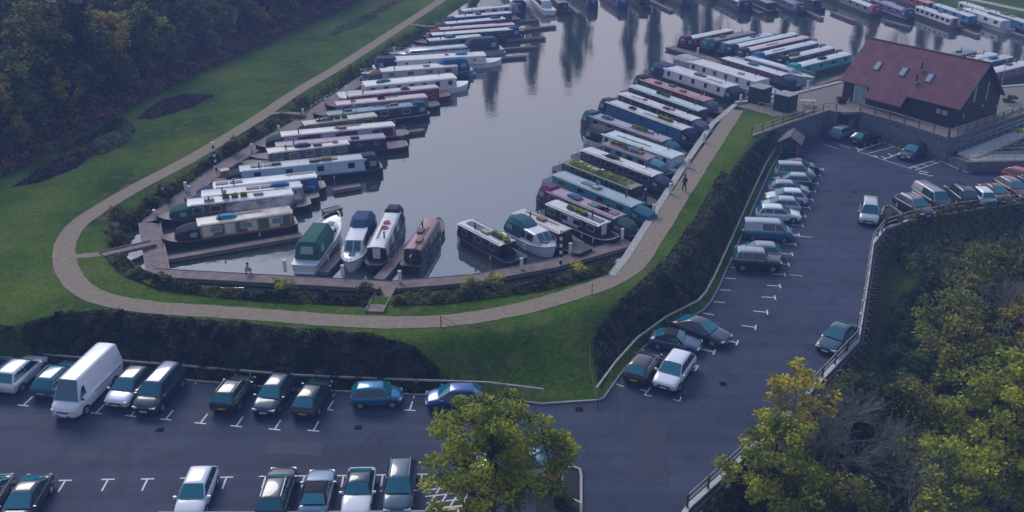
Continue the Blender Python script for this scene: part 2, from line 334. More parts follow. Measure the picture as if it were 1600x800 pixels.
# quay edge and terrace by the building
quay = unl([(960,432),(984,402),(1024,338),(1074,257),(1116,195),(1152,164)], PZ)
structure(strip(quay, -.05, .6, WZ-1.0, PZ+.06, 'quay_edge', M_conc), 'pale concrete quay edge beside the promenade')
M_pave = mat('paving', (.21,.18,.15), .9, noise=.15, nscale=1.5, bump=.2)
terr = unl([(1150,166),(1180,160),(1250,147),(1318,130),(1345,126),(1440,124),(1560,138),(1640,132),(1640,150),(1600,168),(1486,214),(1400,190),(1345,175),(1318,176),(1294,171),(1240,179),(1210,182),(1168,170)], PZ)
structure(flat(terr, PZ+.02, 'paving', M_pave, .3), 'pale paved terrace round the clubhouse')
structure(strip(unl([(1150,160),(1180,157),(1250,144),(1318,127),(1345,123),(1440,121),(1560,136),(1640,130),(1760,122)], PZ), -.3, .35, WZ-1, PZ+.07, 'quay_edge', M_conc), 'pale quay edge in front of the terrace')
slip = unl([(745,2),(757,27),(800,25),(812,10),(790,-16),(760,-16)], PZ)
structure(flat(slip, WZ+.25, 'slipway', M_conc, 1.0), 'pale concrete slipway at the top of the left pontoon')
structure(strip(catmull(unl([(1280,-24),(1400,-20),(1520,0),(1620,20),(1760,40)], PZ), 5), -.9, .9, PZ-.2, PZ+.05, 'path', M_conc), 'pale towpath on the far bank')

# painted markings
mk = MB()
def line(a, b, wd=.1, z=.004):
    d = (b-a); d.z = 0; d.normalize(); n = Vector((-d.y, d.x, 0))*(wd/2); mk.poly([(p.x, p.y, z) for p in (a+n, b+n, b-n, a-n)])
def tee(px, py, dx, dy, arm=1.0, stem=1.1, a0=.5, a1=.5, z=.004):
    """T mark: point, stem heading (unit world), arm across"""
    p = un(px, py); s = Vector((dx, dy, 0)).normalized(); c = Vector((-s.y, s.x, 0))
    line(p, p + s*stem, .11, z); line(p - c*arm*a0*.8, p + c*arm*a1*.8, .11, z+.002)
r1v = (un(309,598) - un(262,655)).normalized(); r2v = (un(598,742)-un(102,750.6)).normalized(); r2d = Vector((r2v.y, -r2v.x, 0)).normalized()
for px, py in ((36,633.6),(93,639.5),(150,645.6),(204,650),(258.6,655.4),(313,661.3),(369,666),(429,671),(489.4,673)):
    tee(px, py, r1v.x, r1v.y); q = un(px, py) + r1v*4.4; line(q, q + r1v*.7)
for px, py in ((-20,752),(41,751.5),(102,750.6),(168.8,749),(230.6,748.4),(292,747),(354,745.6),(415,744.5),(475.7,743.5),(537,743),(598,742),(659,741)):
    tee(px, py, r2d.x, r2d.y)
tee(512,640, .2,1, a1=0); tee(640,641,.1,1); line(un(646,622), un(650,612)); tee(755,651,.4,1,a1=.2); line(un(520,620), un(526,611))
for px, py in ((1152,535.6),(1180.6,511.6),(1199,488),(1211,465),(1219,447),(1226.6,429),(1232.5,413),(1238,397),(1243,382),(1248.5,367),(1254.5,352.4),(1259,338),(1265,324.5),(1269.5,311.6),(1274,299),(1278,286.4),(1282,274),(1286,264.5)):
    i = max(0, min(1, (py-470)/70)); d = Vector((-1, .12 + .32*i, 0)).normalized(); tee(px, py, d.x, d.y)
for px, py in ((1141,417.4),(1133,434.5),(1124.4,452.6),(1115,471.4),(1098,489)):
    p = un(px, py); line(p, p + Vector((1,-.15 if py < 480 else -.4,0)).normalized()*.9)
line(un(1218,366), un(1270,371), .09); line(un(1232,429), un(1254,431), .07)
tee(1084,574,-.9,.5,a0=.2); tee(1116,550,-.9,.4); line(un(963,600), un(974,604)); line(un(1000,608), un(1012,612))
line(un(1007,617), un(1016,606)); line(un(1007,617),un(1018,619)); line(un(1052,624), un(1062,627)); line(un(1062,627), un(1064,620)); line(un(1078,571),un(1092,572)); line(un(1086,580), un(1090,572))
def zig(pts, n, side, rep=1):
    """hatched strip: edge line with slanted ticks"""
    for k in range(len(pts)-1):
        a, b = un(*pts[k]), un(*pts[k+1]); line(a, b, .15); d = (b-a).normalized(); c = Vector((-d.y, d.x, 0))*side
        m = max(1, int((b-a).length/1.25))
        for i in range(m):
            p = a + (b-a)*((i+.3)/m); line(p, p + c*.8 + d*.35, .15, .006)
zig([(1379,222),(1411,234)], 4, 1); zig([(1340,235.5),(1382,222)], 4, 1); line(un(1355,240), un(1398,229)); 
zig([(1381,249),(1402,241)], 3, 1); line(un(1340,236.5), un(1425,264)); zig([(1421,262),(1462,250)], 4, -1); line(un(1430,266), un(1474,251))
zig([(1462,249),(1511,269.5)], 5, 1); zig([(1511,269.5),(1560,265),(1612,256)], 10, 1)
line(un(1435,270), un(1449,273), .22); line(un(1437,267), un(1451,270), .2); line(un(1450,275), un(1458,274.5), .15); line(un(1364,243), un(1372,245), .22)
line(un(1297,229), un(1312,233)); line(un(1312,226), un(1330,232)); line(un(1285,224), un(1297,229))
for k in range(5):   # hatched box under the big tree
    a = un(664+17*k, 800); b_ = un(690+17*k, 757); line(a, b_, .11)
    line(un(662+2*k, 766+10*k), un(735+2*k, 758+10*k), .11, .006)
for px in (756, 800, 845): line(un(px, 800), un(px+16, 742), .1)
structure(mk.build('parking_markings', M_paint), 'white painted bay marks on the asphalt')
ym = MB(); 
p = un(690,797); ym.poly([(p.x,p.y,.005),(p.x+2.4,p.y+.05,.005),(p.x+2.4,p.y+.4,.005),(p.x,p.y+.35,.005)])
structure(ym.build('yellow_line', mat('yellow_paint', (.55,.42,.04), .6, noise=.15)), 'yellow painted bar under the big tree')

# ------------------------------------------------------------------ leaves and trees
F_WOOD = [foliage('leaf_dark_green', [(.014,.026,.012),(.05,.072,.024),(.13,.15,.04)]),
          foliage('leaf_olive', [(.035,.045,.015),(.15,.16,.03),(.34,.33,.05)]),
          foliage('leaf_russet', [(.04,.028,.014),(.20,.11,.035),(.40,.22,.045)]),
          foliage('leaf_grey_green', [(.03,.05,.028),(.10,.14,.07),(.22,.26,.11)]),
          foliage('leaf_golden', [(.08,.07,.012),(.30,.23,.02),(.55,.38,.03)])]
F_WOOD.append(foliage('leaf_mossy', [(.035,.055,.010),(.17,.21,.025),(.40,.40,.04)]))
F_YG = foliage('leaf_yellow_green', [(.08,.12,.02),(.27,.32,.035),(.58,.55,.05)], .6)
F_YEL = foliage('leaf_yellow', [(.16,.15,.02),(.50,.42,.03),(.75,.60,.05)], .6)
F_HEDGE = foliage('hedge_leaf', [(.012,.022,.012),(.030,.046,.022),(.065,.085,.036),(.11,.12,.055)], .9)
F_HEDGE2 = foliage('bank_leaf', [(.014,.024,.014),(.036,.052,.026),(.075,.09,.045),(.13,.13,.075)], .8)
F_REED = foliage('shore_leaf', [(.012,.024,.010),(.05,.07,.02),(.15,.16,.035),(.26,.24,.06)], .55)
F_STRAW = foliage('straw_leaf', [(.09,.06,.025),(.20,.14,.05),(.30,.22,.09)], .8)
F_SAGE = foliage('sage_leaf', [(.06,.09,.05),(.13,.18,.10),(.22,.27,.16)], .8)
F_PURP = foliage('heather_leaf', [(.02,.015,.02),(.045,.032,.04),(.08,.055,.06)], .8)
M_bark = mat('bark', (.07,.055,.042), .9, noise=.35, nscale=4)
M_bark2 = mat('pale_bark', (.20,.205,.17), .9, noise=.25, nscale=4)
def leaf_mesh(name, P, size, m, up=.6, aspect=.75):
    N = len(P); n = rng.normal(size=(N,3)); n[:,2] = np.abs(n[:,2]) + up; n /= np.linalg.norm(n, axis=1, keepdims=True)
    a = np.cross(n, rng.normal(size=(N,3))); a /= np.linalg.norm(a, axis=1, keepdims=True); b = np.cross(n, a)
    s = (size*(.55 + .9*rng.random((N,1))))*.5; a = a*s; b = b*s*aspect
    V = np.stack([P-a-b*.35, P+a*.2-b, P+a+b*.3, P-a*.1+b], 1).reshape(-1,3)
    me = bpy.data.meshes.new(name); me.vertices.add(4*N); me.vertices.foreach_set('co', V.ravel())
    me.loops.add(4*N); me.loops.foreach_set('vertex_index', np.arange(4*N, dtype=np.int32))
    me.polygons.add(N); me.polygons.foreach_set('loop_start', np.arange(0,4*N,4,dtype=np.int32)); me.polygons.foreach_set('loop_total', np.full(N,4,np.int32))
    me.update(); me.materials.append(m); return me
def leaf_obj(name, P, size, m, parent=None, **k):
    o = bpy.data.objects.new(name, leaf_mesh(name, P, size, m, **k)); C.objects.link(o); o.parent = parent; return o
def crown_points(h0, h1, rad, nclump, per, spread, squash=1.0, core=.35):
    """clump centres on an uneven crown, leaves scattered round each"""
    cs = []
    for i in range(nclump):
        u = rng.normal(size=3); u /= np.linalg.norm(u); rr = rad*(core + (1-core)*rng.random()**.6)
        lump = .8 + .35*math.sin(3*math.atan2(u[1],u[0]) + 1.7) * math.cos(2*u[2])
        c = np.array([u[0]*rr*lump, u[1]*rr*lump, (h0+h1)/2 + u[2]*(h1-h0)/2*squash*(core+(1-core)*rng.random()**.5)])
        cs.append(c)
    cs = np.array(cs); k = rng.integers(0, nclump, nclump*per)
    q = rng.normal(size=(len(k),3)); q /= np.linalg.norm(q,axis=1,keepdims=True); q *= (rng.random((len(k),1))**.45)*spread
    q[:,2] *= .7
    return cs, cs[k] + q
def limbs(mb, base, cs, h_split, r, every=1):
    for c in cs[::every]:
        c = Vector(c); z0 = min(base.z + h_split*(.6+.8*random.random()), c.z-.2); p0 = Vector((base.x, base.y, z0))
        mid = p0.lerp(c, .5) + Vector((random.uniform(-.3,.3), random.uniform(-.3,.3), -.25*(c-p0).length*.4))
        mb.tube(p0, mid, r*.42, r*.22, 5, caps=False); mb.tube(mid, c, r*.22, r*.05, 4, caps=False)
def make_tree(h, rad, m, nclump=40, per=55, leaf=.32, spread=.9, bark=None, trunk_r=.16, h0=None, every=2):
    t = empty('tree', (0,0,0)); h0 = h*.3 if h0 is None else h0
    cs, P = crown_points(h0, h, rad, nclump, per, spread)
    mb = MB(); mb.tube((0,0,-.4), (.1,.05,h*.45), trunk_r, trunk_r*.7, 8, caps=False); mb.tube((.1,.05,h*.45), (.0,.1,h*.85), trunk_r*.7, trunk_r*.15, 6, caps=False)
    limbs(mb, Vector((.05,.03,0)), cs, h*.4, trunk_r, every)
    mb.build('trunk', bark or M_bark, t, smooth=1.2)
    leaf_obj('crown', P, leaf, m, t); return t
def branch_rec(mb, p, d, L, r, depth, spread=.5):
    q = p + d*L; mb.tube(p, q, r, r*.66, 4 if depth > 1 else 3, caps=False)
    if depth == 0: return
    for k in range(3 if depth > 1 else 2 + (random.random() < .6)):
        nd = (d + Vector((random.gauss(0,spread), random.gauss(0,spread), random.gauss(.10,spread*.55)))).normalized()
        branch_rec(mb, q if k else p.lerp(q, .75), nd, L*random.uniform(.62,.88), r*.6, depth-1, spread)
def bare_tree(h, nstem=3, depth=5, r=.13, spread=.42, bark=None):
    t = empty('bare_tree', (0,0,0)); tb = MB(); mb = MB()
    for k in range(nstem):
        a = 2*math.pi*k/nstem + random.random(); d = Vector((math.cos(a)*.35, math.sin(a)*.35, 1)).normalized()
        q = d*h*.28; tb.tube((0,0,-.4), q, r*1.4, r, 7, caps=False)
        branch_rec(mb, q, d, h*.2, r, depth, spread)
    tb.build('trunk', bark or M_bark2, t, smooth=1.2); mb.build('branches', bark or M_bark2, t); return t
def place(t, x, y, label, cat='tree', group=None, s=1, rz=0, name=None, z=None):
    t.location = (x, y, hz(x, y) if z is None else z); t.rotation_euler = (0,0,rz); t.scale = (s,s,s)
    if name: t.name = name
    tag(t, label, cat, group); return t
def recolour(t, m):
    for ch in t.children:
        if ch.name.startswith('crown'): ch.material_slots[0].link = 'OBJECT'; ch.material_slots[0].material = m

# the wood on the left: rows of trees behind the grass edge
protos = [make_tree(9, 2.9, F_WOOD[0], 44, 60, .42, .95), make_tree(10.5, 2.5, F_WOOD[1], 38, 60, .40, .85), make_tree(7.5, 2.7, F_WOOD[2], 34, 55, .38, .8), make_tree(11.5, 3.3, F_WOOD[3], 52, 60, .46, 1.1)]
kinds = ['dark green', 'olive', 'russet brown', 'grey green', 'golden yellow', 'yellow green']
edge = catmull(unl([(-60,306),(10,268),(60,243),(110,214),(160,186),(215,158),(262,133),(300,115),(345,93),(395,72),(440,50),(490,28),(540,8),(600,-22)], PZ), 3)
used_p = set(); cnt = {}
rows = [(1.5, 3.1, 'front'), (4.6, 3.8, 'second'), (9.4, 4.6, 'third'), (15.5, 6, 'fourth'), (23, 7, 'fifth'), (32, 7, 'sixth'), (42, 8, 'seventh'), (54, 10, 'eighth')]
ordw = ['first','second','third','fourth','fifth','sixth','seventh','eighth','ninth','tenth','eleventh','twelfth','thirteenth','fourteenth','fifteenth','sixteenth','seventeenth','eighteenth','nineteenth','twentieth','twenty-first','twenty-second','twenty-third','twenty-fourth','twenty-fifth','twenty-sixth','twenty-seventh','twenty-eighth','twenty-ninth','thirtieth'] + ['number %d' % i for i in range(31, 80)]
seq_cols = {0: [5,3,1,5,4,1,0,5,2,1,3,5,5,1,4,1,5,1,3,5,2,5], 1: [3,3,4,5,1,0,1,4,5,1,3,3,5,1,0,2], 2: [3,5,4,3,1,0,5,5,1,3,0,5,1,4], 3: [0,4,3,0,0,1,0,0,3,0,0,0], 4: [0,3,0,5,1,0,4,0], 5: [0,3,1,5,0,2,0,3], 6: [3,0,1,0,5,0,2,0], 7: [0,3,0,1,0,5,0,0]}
for ri, (off, gap, rn) in enumerate(rows):
    L = offset_line(edge, off); acc = 0; nth = 0
    for i in range(1, len(L)):
        acc += (L[i]-L[i-1]).length
        if acc < gap: continue
        acc = 0; p = L[i] + Vector((random.uniform(-.8,.8), random.uniform(-.7,.7), 0))
        if p.x < -150 or p.y > 260: continue
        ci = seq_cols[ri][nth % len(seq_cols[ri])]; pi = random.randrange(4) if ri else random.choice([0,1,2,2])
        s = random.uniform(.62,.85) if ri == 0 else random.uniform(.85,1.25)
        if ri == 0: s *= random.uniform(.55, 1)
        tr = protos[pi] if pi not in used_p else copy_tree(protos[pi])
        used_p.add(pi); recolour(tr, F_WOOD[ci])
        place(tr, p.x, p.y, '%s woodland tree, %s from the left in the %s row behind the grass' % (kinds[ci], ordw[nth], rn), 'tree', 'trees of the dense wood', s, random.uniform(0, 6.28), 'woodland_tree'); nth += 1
for pi, t_ in enumerate(protos):
    if pi not in used_p: place(t_, -60-pi*5, 190, 'spare %s tree deep in the wood' % kinds[pi], s=1)
# thin bare birches poking out of the wood
bp0 = bare_tree(11, 1, 4, .08, .3, M_bark)
for k, (px, py) in enumerate([(330,122),(232,175),(385,95),(335,105),(458,60),(300,140)]):
    p = un(px, py, PZ); tr = bp0 if k == 0 else copy_tree(bp0)
    place(tr, p.x-2.5, p.y+8.5, 'thin bare tree at the wood edge, %s of six by distance' % ordw[[2,5,1,3,0,4][k]], 'tree', 'bare trees at the wood edge', .9, k*1.3, 'bare_tree')
def scatter_poly(pts, n, z0=None, hmax=1.0, seed=None):
    """random points inside a polygon, from the ground up to a bumpy canopy height"""
    xs_ = [p.x for p in pts]; ys_ = [p.y for p in pts]; out = []
    X = rng.uniform(min(xs_), max(xs_), n*6); Y = rng.uniform(min(ys_), max(ys_), n*6)
    d = sdist(X, Y, pts); k = (d > 0); X, Y, d = X[k][:n], Y[k][:n], d[k][:n]
    H = height(X, Y) if z0 is None else np.full(X.shape, z0)
    bump = .5 + .3*np.sin(X*1.7+1+np.sin(Y*.9))*np.sin(Y*1.9+np.sin(X*1.3)) + .28*np.sin(X*.6+Y*.3)*np.cos(Y*.75+2) + .25*np.sin(X*4.1+Y)*np.sin(Y*3.7)
    top = hmax*np.clip(bump, .12, 1.1)*np.clip(d*1.6+.3, .3, 1)
    return np.stack([X, Y, H + top*(rng.random(len(X))**.4)], 1)
def stuff(name, pts, n, hmax, leaf, m, label, z0=None, up=.6):
    P = scatter_poly(pts, n, z0, hmax); o = leaf_obj(name, P, leaf, m, up=up); return tag(o, label, None, None, 'stuff')
# undergrowth of the wood edge
stuff('undergrowth', offset_line(edge, -.6) + list(reversed(offset_line(edge, 5))), 26000, 1.5, .30, F_WOOD[2], 'brown brambles and bracken at the foot of the wood')
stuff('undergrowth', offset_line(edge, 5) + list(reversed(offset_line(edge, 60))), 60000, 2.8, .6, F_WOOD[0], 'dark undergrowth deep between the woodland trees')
stuff('heather_bed', unl(BED1, PZ), 2600, .55, .22, F_PURP, 'dark purple planting bed on the left lawn')
stuff('bramble_bed', unl(BED2, PZ), 3000, .7, .25, F_PURP, 'dark bramble patch below the sage bushes')
stuff('sage_shrubs', unl([(135,238),(150,222),(205,193),(212,205),(200,222),(160,242)], PZ), 3200, 1.1, .2, F_SAGE, 'pale sage green shrubs in a row on the left lawn')
stuff('russet_shrubs', unl([(70,266),(100,245),(135,228),(150,240),(120,258),(85,272)], PZ), 2200, .8, .2, F_STRAW, 'straw coloured shrubs beside the sage bushes')
stuff('dark_shrubs', unl([(92,240),(120,222),(190,185),(203,192),(150,218),(110,240)], PZ), 3000, 1.0, .22, F_WOOD[0], 'long dark green hedge behind the sage bushes')
stuff('sage_shrubs', unl([(512,52),(540,38),(585,18),(590,24),(560,42),(520,56)], PZ), 1800, .8, .24, F_SAGE, 'pale shrubs beside the upper lawn')
stuff('russet_shrubs', unl([(585,20),(600,8),(640,-15),(640,-5),(600,18)], PZ), 1500, 1.2, .24, F_WOOD[2], 'reddish shrubs at the top of the lawn')
# low fence posts along the wood edge
fp = tag(empty('post_fence', (0,0,0)), 'low wooden post fence along the wood edge', 'fence')
fl = offset_line(edge, -1.0); M_post = mat('weathered_timber', (.13,.10,.075), .9, noise=.25, nscale=5)
for i, p in enumerate(fl[::1]):
    MB().tube((p.x,p.y,PZ-.3),(p.x,p.y,PZ+1.1), .07, .06, 5).build('post', M_post, fp)
mb = MB()
for i in range(len(fl)-1):
    for zz in (.5, .95): mb.bar((fl[i].x,fl[i].y,PZ+zz),(fl[i+1].x,fl[i+1].y,PZ+zz), .015, .02)
mb.build('wire', M_post, fp)

# hedge banks between the car park and the basin
def band(a, b): return list(a) + list(reversed(list(b)))
bank_lo = unl([(-420,520),(0,556),(100,572),(200,582),(300,590),(456,603),(640,612),(760,616),(830,625)], .2)
bank_hi = unl([(-420,505),(8,530),(45,512),(110,494),(200,498),(330,509),(470,523),(590,533),(650,541),(700,556),(760,584),(825,617)], PZ-.3)
stuff('hedge_bank', band(bank_lo, bank_hi), 46000, .8, .23, F_HEDGE, 'dark shrubs covering the bank behind the lower parking row')
rb_lo = [p + Vector((-.9, .25, 0)) for p in CARPARK[11:22]]
rb_hi = unl([(926,590),(926,540),(930,508),(960,482),(1012,452),(1068,395),(1106,338),(1144,272),(1174,232),(1190,216)], PZ-.3)
rb_hi[0] = un(938,606,.1); rb_hi[1] = un(928,560,.9)
stuff('hedge_bank', band(rb_lo, rb_hi), 42000, .72, .22, F_HEDGE2, 'dark shrubs covering the bank beside the roadside parking row')
stuff('heather_bed', band(unl([(60,508),(115,494),(200,498),(330,508),(470,522),(600,533)], PZ-.2), unl([(70,500),(120,488),(200,491),(330,502),(470,516),(600,527)], PZ)), 3500, .8, .24, F_PURP, 'purple brown twigs along the top of the lower hedge')
stuff('heather_bed', band(unl([(940,506),(1002,462),(1056,408),(1098,348),(1138,276)], PZ-.2), unl([(928,498),(988,452),(1042,400),(1084,343),(1126,268)], PZ)), 4200, .4, .22, F_PURP, 'bare brown twiggy strip at the top of the hedge')
# shore planting
for a, b, n, lab in [
    ([(168,385),(186,345),(240,303),(330,243),(428,183)], [(205,380),(212,352),(243,332),(345,254),(438,200)], 17000, 'reeds and bushes on the lower left shore'),
    ([(428,183),(500,138),(545,108),(630,54),(700,18)], [(438,200),(512,152),(560,119),(646,66),(720,28)], 17000, 'dark bushes on the upper left shore'),
    ([(168,407),(190,430),(250,454),(340,465),(420,472),(575,479)], [(205,414),(236,438),(300,456),(420,466),(575,470),(576,470)], 12000, 'bushes on the shore left of the near gangway'),
    ([(612,478),(700,475),(850,455),(950,428)], [(618,468),(700,464),(850,444),(962,408)], 9000, 'bushes on the shore right of the near gangway'),
    ([(700,22),(742,-2),(760,-10)], [(730,36),(757,26),(757,10)], 2500, 'straggly shore bushes by the slipway')]:
    stuff('shore_shrubs', band(unl(a, PZ), unl(b, WZ+.5)), n, 1.3 if 'left shore' in lab else .8, .22, F_REED, lab)
def bush(px, py, r, h, m, label, z=PZ, n=420, name='bush', leaf=.2):
    p = un(px, py, z); t_ = empty(name, (p.x, p.y, z-.1)); cs, P = crown_points(.15, h, r, 14, n//14, .35); leaf_obj('foliage', P, leaf, m, t_)
    mb = MB()
    for k in range(4): a = k*1.6; mb.tube((0,0,-.2),(math.cos(a)*r*.5, math.sin(a)*r*.5, h*.7), .03, .01, 4, caps=False)
    mb.build('stem', M_bark, t_); return tag(t_, label, 'bush')
bush(178,372,1.0,1.6,F_STRAW,'straw coloured reed clump by the pontoon corner'); bush(183,340,.9,1.3,F_STRAW,'dry golden bush above the corner gap of water')
bush(365,232,1.0,1.5,F_STRAW,'golden bush on the shore beside the striped post'); bush(258,300,.8,1.0,F_STRAW,'yellowing bush on the shore behind the walking person')
bush(466,164,.9,1.3,F_STRAW,'pale golden bush above the middle gangway'); bush(548,110,.8,1.0,F_YEL,'yellow bush halfway up the left shore')
bush(438,456,1.1,1.2,F_YG,'yellow green bush left of the near gangway',WZ+.6); bush(740,455,1.1,1.2,F_YG,'yellow green bush right of the near gangway',WZ+.6); bush(775,450,1.0,1.2,F_YG,'smaller yellow green bush further right of the near gangway',WZ+.6)
bush(905,430,1.0,1.2,F_YEL,'yellow bush near the striped pontoon post',WZ+.6); bush(252,446,1.0,1.1,F_YG,'yellow green bush under the pontoon corner',PZ-.3)
bush(575,462,1.0,1.0,F_REED,'dark round bush touching the near gangway',WZ+.6); bush(1392,348,1.1,1.0,F_HEDGE,'dark shrub in the kerbed island at the bend',0); bush(1376,352,.8,.8,F_HEDGE,'low dark shrub at the tip of the kerbed island',0)
bush(1315,160,.9,.7,F_HEDGE,'low dark shrub beside the clubhouse wall',PZ); bush(1596,213,.8,.9,F_YEL,'yellow shrub beside the concrete ramp',1.5); bush(1578,160,1.3,.9,F_HEDGE,'dark low shrub behind the clubhouse gable',PZ)
stuff('ramp_planting', unl([(1545,236),(1600,220),(1640,214),(1640,236),(1560,240)], 1.0), 900, .5, .2, F_REED, 'low planting between the ramps', z0=1.0)

# valley on the right: trees below the timber wall
g1 = make_tree(8.9, 4.5, F_YG, 130, 150, .20, .66, trunk_r=.2, every=3, h0=2.2)
p = un(770, 822); place(g1, p.x, p.y, 'big yellow green tree standing over the parked silver car', 'tree', s=1, name='ash_tree')
def vt(maker, px, py, label, s=1, rz=0, z=-3, name='tree'):
    p = un(px, py, z); return place(maker, p.x, p.y, label, 'tree', None, s, rz, name, z)
vt(make_tree(10, 2.8, F_YEL, 60, 42, .25, .55, trunk_r=.13, h0=2.5), 1222, 765, 'slender yellow tree leaning over the access road fence', 1, 0)
vt(make_tree(9, 3.2, F_YG, 75, 100, .2, .62), 1195, 845, 'yellow green tree at the bottom beside the road fence end', 1, 1)
vt(bare_tree(9, 5, 6, .12, .45), 1262, 790, 'pale bare tree with spreading twigs below the fence', 1)
vt(bare_tree(8, 3, 6, .13, .5), 1340, 800, 'grey bare tree in the middle of the valley', 1, 2)
vt(make_tree(6.5, 2.8, F_WOOD[3], 60, 70, .24, .75, h0=.5), 1385, 830, 'grey green tree between the bare trees', 1, 2.7)
vt(make_tree(7, 3.0, F_WOOD[1], 70, 80, .22, .7, h0=.5), 1300, 890, 'olive tree at the bottom edge below the bare branches', 1, 2.6)
vt(make_tree(7, 3.0, F_WOOD[1], 70, 70, .24, .75, h0=.5), 1405, 735, 'olive tree beside the shaded grass', 1, .7)
vt(bare_tree(8.5, 5, 6, .11, .5), 1420, 880, 'bare tree over the pale clearing', 1, 1.7)
vt(make_tree(11, 4.6, F_YG, 140, 130, .21, .7, trunk_r=.22, h0=1.5), 1540, 790, 'large yellow green tree in the lower right corner', 1, 0)
vt(make_tree(10, 3.6, F_WOOD[1], 80, 70, .28, .8), 1640, 880, 'olive tree cut off by the lower right frame corner', 1, 1)
vt(make_tree(9, 3.4, F_YG, 80, 100, .21, .7), 1468, 880, 'yellow green tree at the bottom edge right of the clearing', 1, 2)
vt(make_tree(8.5, 4.0, F_WOOD[1], 100, 65, .28, .8, h0=1), 1500, 640, 'olive tree halfway up the right side', 1, 0)
vt(make_tree(9, 3.0, F_WOOD[4], 70, 60, .26, .7), 1610, 625, 'golden orange tree on the right frame edge', 1, 0)
vt(make_tree(7.5, 4.4, F_WOOD[1], 120, 60, .28, .85, h0=.5), 1530, 510, 'broad olive tree below the right fence', 1, 0)
vt(make_tree(6.5, 3.0, F_WOOD[3], 60, 55, .28, .85, h0=.5), 1455, 470, 'grey green sapling beside the timber wall bend', .8, 0)
vt(make_tree(8, 3.4, F_WOOD[3], 80, 55, .28, .85), 1610, 480, 'grey green tree on the right edge under the fence', 1, 0)
vt(make_tree(6.5, 2.8, F_WOOD[5], 60, 70, .23, .7, h0=.5), 1475, 560, 'mossy yellow green tree right of the shaded grass', 1, .4)
vt(bare_tree(7.5, 5, 6, .1, .5), 1560, 560, 'bare branching tree before the golden tree', 1, 1.4)
vt(make_tree(7, 3.2, F_WOOD[0], 70, 55, .28, .8, h0=.5), 1330, 720, 'dark green tree behind the pale bare branches', 1, 1.2)
vt(make_tree(6, 2.6, F_WOOD[1], 60, 50, .26, .7, h0=.5), 1262, 860, 'low olive tree between the bare trees at the bottom', 1, 2.2)
stuff('undergrowth', unl([(1090,850),(1190,760),(1290,665),(1360,600),(1400,640),(1470,600),(1480,500),(1640,430),(1700,900),(1100,960)], -3), 60000, 1.6, .34, F_WOOD[1], 'tangled scrub covering the valley floor')
stuff('undergrowth', unl([(1395,400),(1440,372),(1500,356),(1640,340),(1640,440),(1500,450),(1430,440)], -3), 16000, 1.6, .26, F_WOOD[1], 'olive scrub rising to the right hand fence')
stuff('grass_clearing', unl([(1372,560),(1392,480),(1440,440),(1468,500),(1460,580),(1400,640)], -2.9), 9000, 1.5, .22, foliage('valley_grass', [(.02,.06,.012),(.04,.11,.02),(.07,.15,.025)]), 'green grass slope beside the timber wall', up=1.5)
# tall trees on the far bank, seen mirrored in the water
F_POP = foliage('poplar_leaf', [(.05,.045,.015),(.13,.10,.03),(.28,.21,.05)], .5)
fb = [make_tree(25, 1.5, F_POP, 60, 45, .6, 1.0, h0=3, trunk_r=.3), bare_tree(24, 1, 5, .26, .22), make_tree(22, 1.9, F_WOOD[1], 60, 45, .6, 1.1, h0=3, trunk_r=.28)]
k = 0; rnd = random.Random(5)
for px in [-40+int(5.2*i_) for i_ in range(36)]:
    j = [0,2,1,0,0,1,2,0,1,0][k % 10]; tr = fb[j] if k < 3 and j == [0,2,1][k] else copy_tree(fb[j])
    place(tr, px + rnd.uniform(-1.6,1.6), 228 + rnd.uniform(-3,9) - max(0, px-60)*.25, 'tall tree on the far bank mirrored in the water, %s from the left' % ordw[k], 'tree', 'tall trees on the far bank', (rnd.uniform(1.0,1.38) if px < 50 else rnd.uniform(.8,1.1)), rnd.uniform(0,6), 'tall_tree'); k += 1

# ------------------------------------------------------------------ fences and rails
def rail_fence(L, label, top, rails, m, post_m, gap=2.4, pw=.1, zf=None, name='fence', thick=(.05,.1)):
    L = [Vector(p) for p in L]; root = empty(name, L[0]); o = L[0]; tag(root, label, 'fence')
    dist = [0]
    for i in range(1, len(L)): dist.append(dist[-1] + (L[i]-L[i-1]).length)
    def at(s):
        for i in range(1, len(L)):
            if s <= dist[i] + 1e-6: return L[i-1].lerp(L[i], (s-dist[i-1])/max(1e-6, dist[i]-dist[i-1]))
        return L[-1]
    n = max(1, round(dist[-1]/gap))
    for i in range(n+1):
        p = at(dist[-1]*i/n) - o; MB().box(p.x-pw/2, p.x+pw/2, p.y-pw/2, p.y+pw/2, p.z-.35, p.z+top-.003).build('post', post_m, root)
    for zz in rails:
        mb = MB(); 
        for i in range(len(L)-1):
            a = L[i]-o; b_ = L[i+1]-o; mb.bar(a+Vector((0,0,zz)), b_+Vector((0,0,zz)), thick[0], thick[1])
        mb.build('rail', m, root)
    return root
M_rail = mat('grey_timber', (.36,.34,.31), .75, noise=.2, nscale=3); M_dpost = mat('dark_timber', (.10,.08,.07), .85, noise=.2, nscale=4)
M_steel = mat('galvanised_steel', (.45,.46,.47), .4, metal=.7)
rail_fence(offset_line(CARPARK[0:9], .75), 'pale rail along the kerb of the lower parking row', .8, [.8], M_rail, M_rail, 3.0, .1, thick=(.12,.12))
rail_fence(offset_line(CARPARK[10:22], .6), 'long pale rail beside the roadside parking row', .75, [.75], M_rail, M_rail, 3.0, .1, thick=(.13,.13))
rail_fence([Vector((p.x-.25,p.y+.05,0)) for p in EASTL[2:9]], 'two rail timber fence on top of the timber wall along the road', 1.05, [.55,.98], M_rail, M_dpost, 2.3, .14)
rail_fence([Vector((p.x,p.y+.25,0)) for p in EASTL[8:14]], 'two rail timber fence behind the right hand parked cars', 1.05, [.55,.98], M_rail, M_dpost, 2.3, .14)
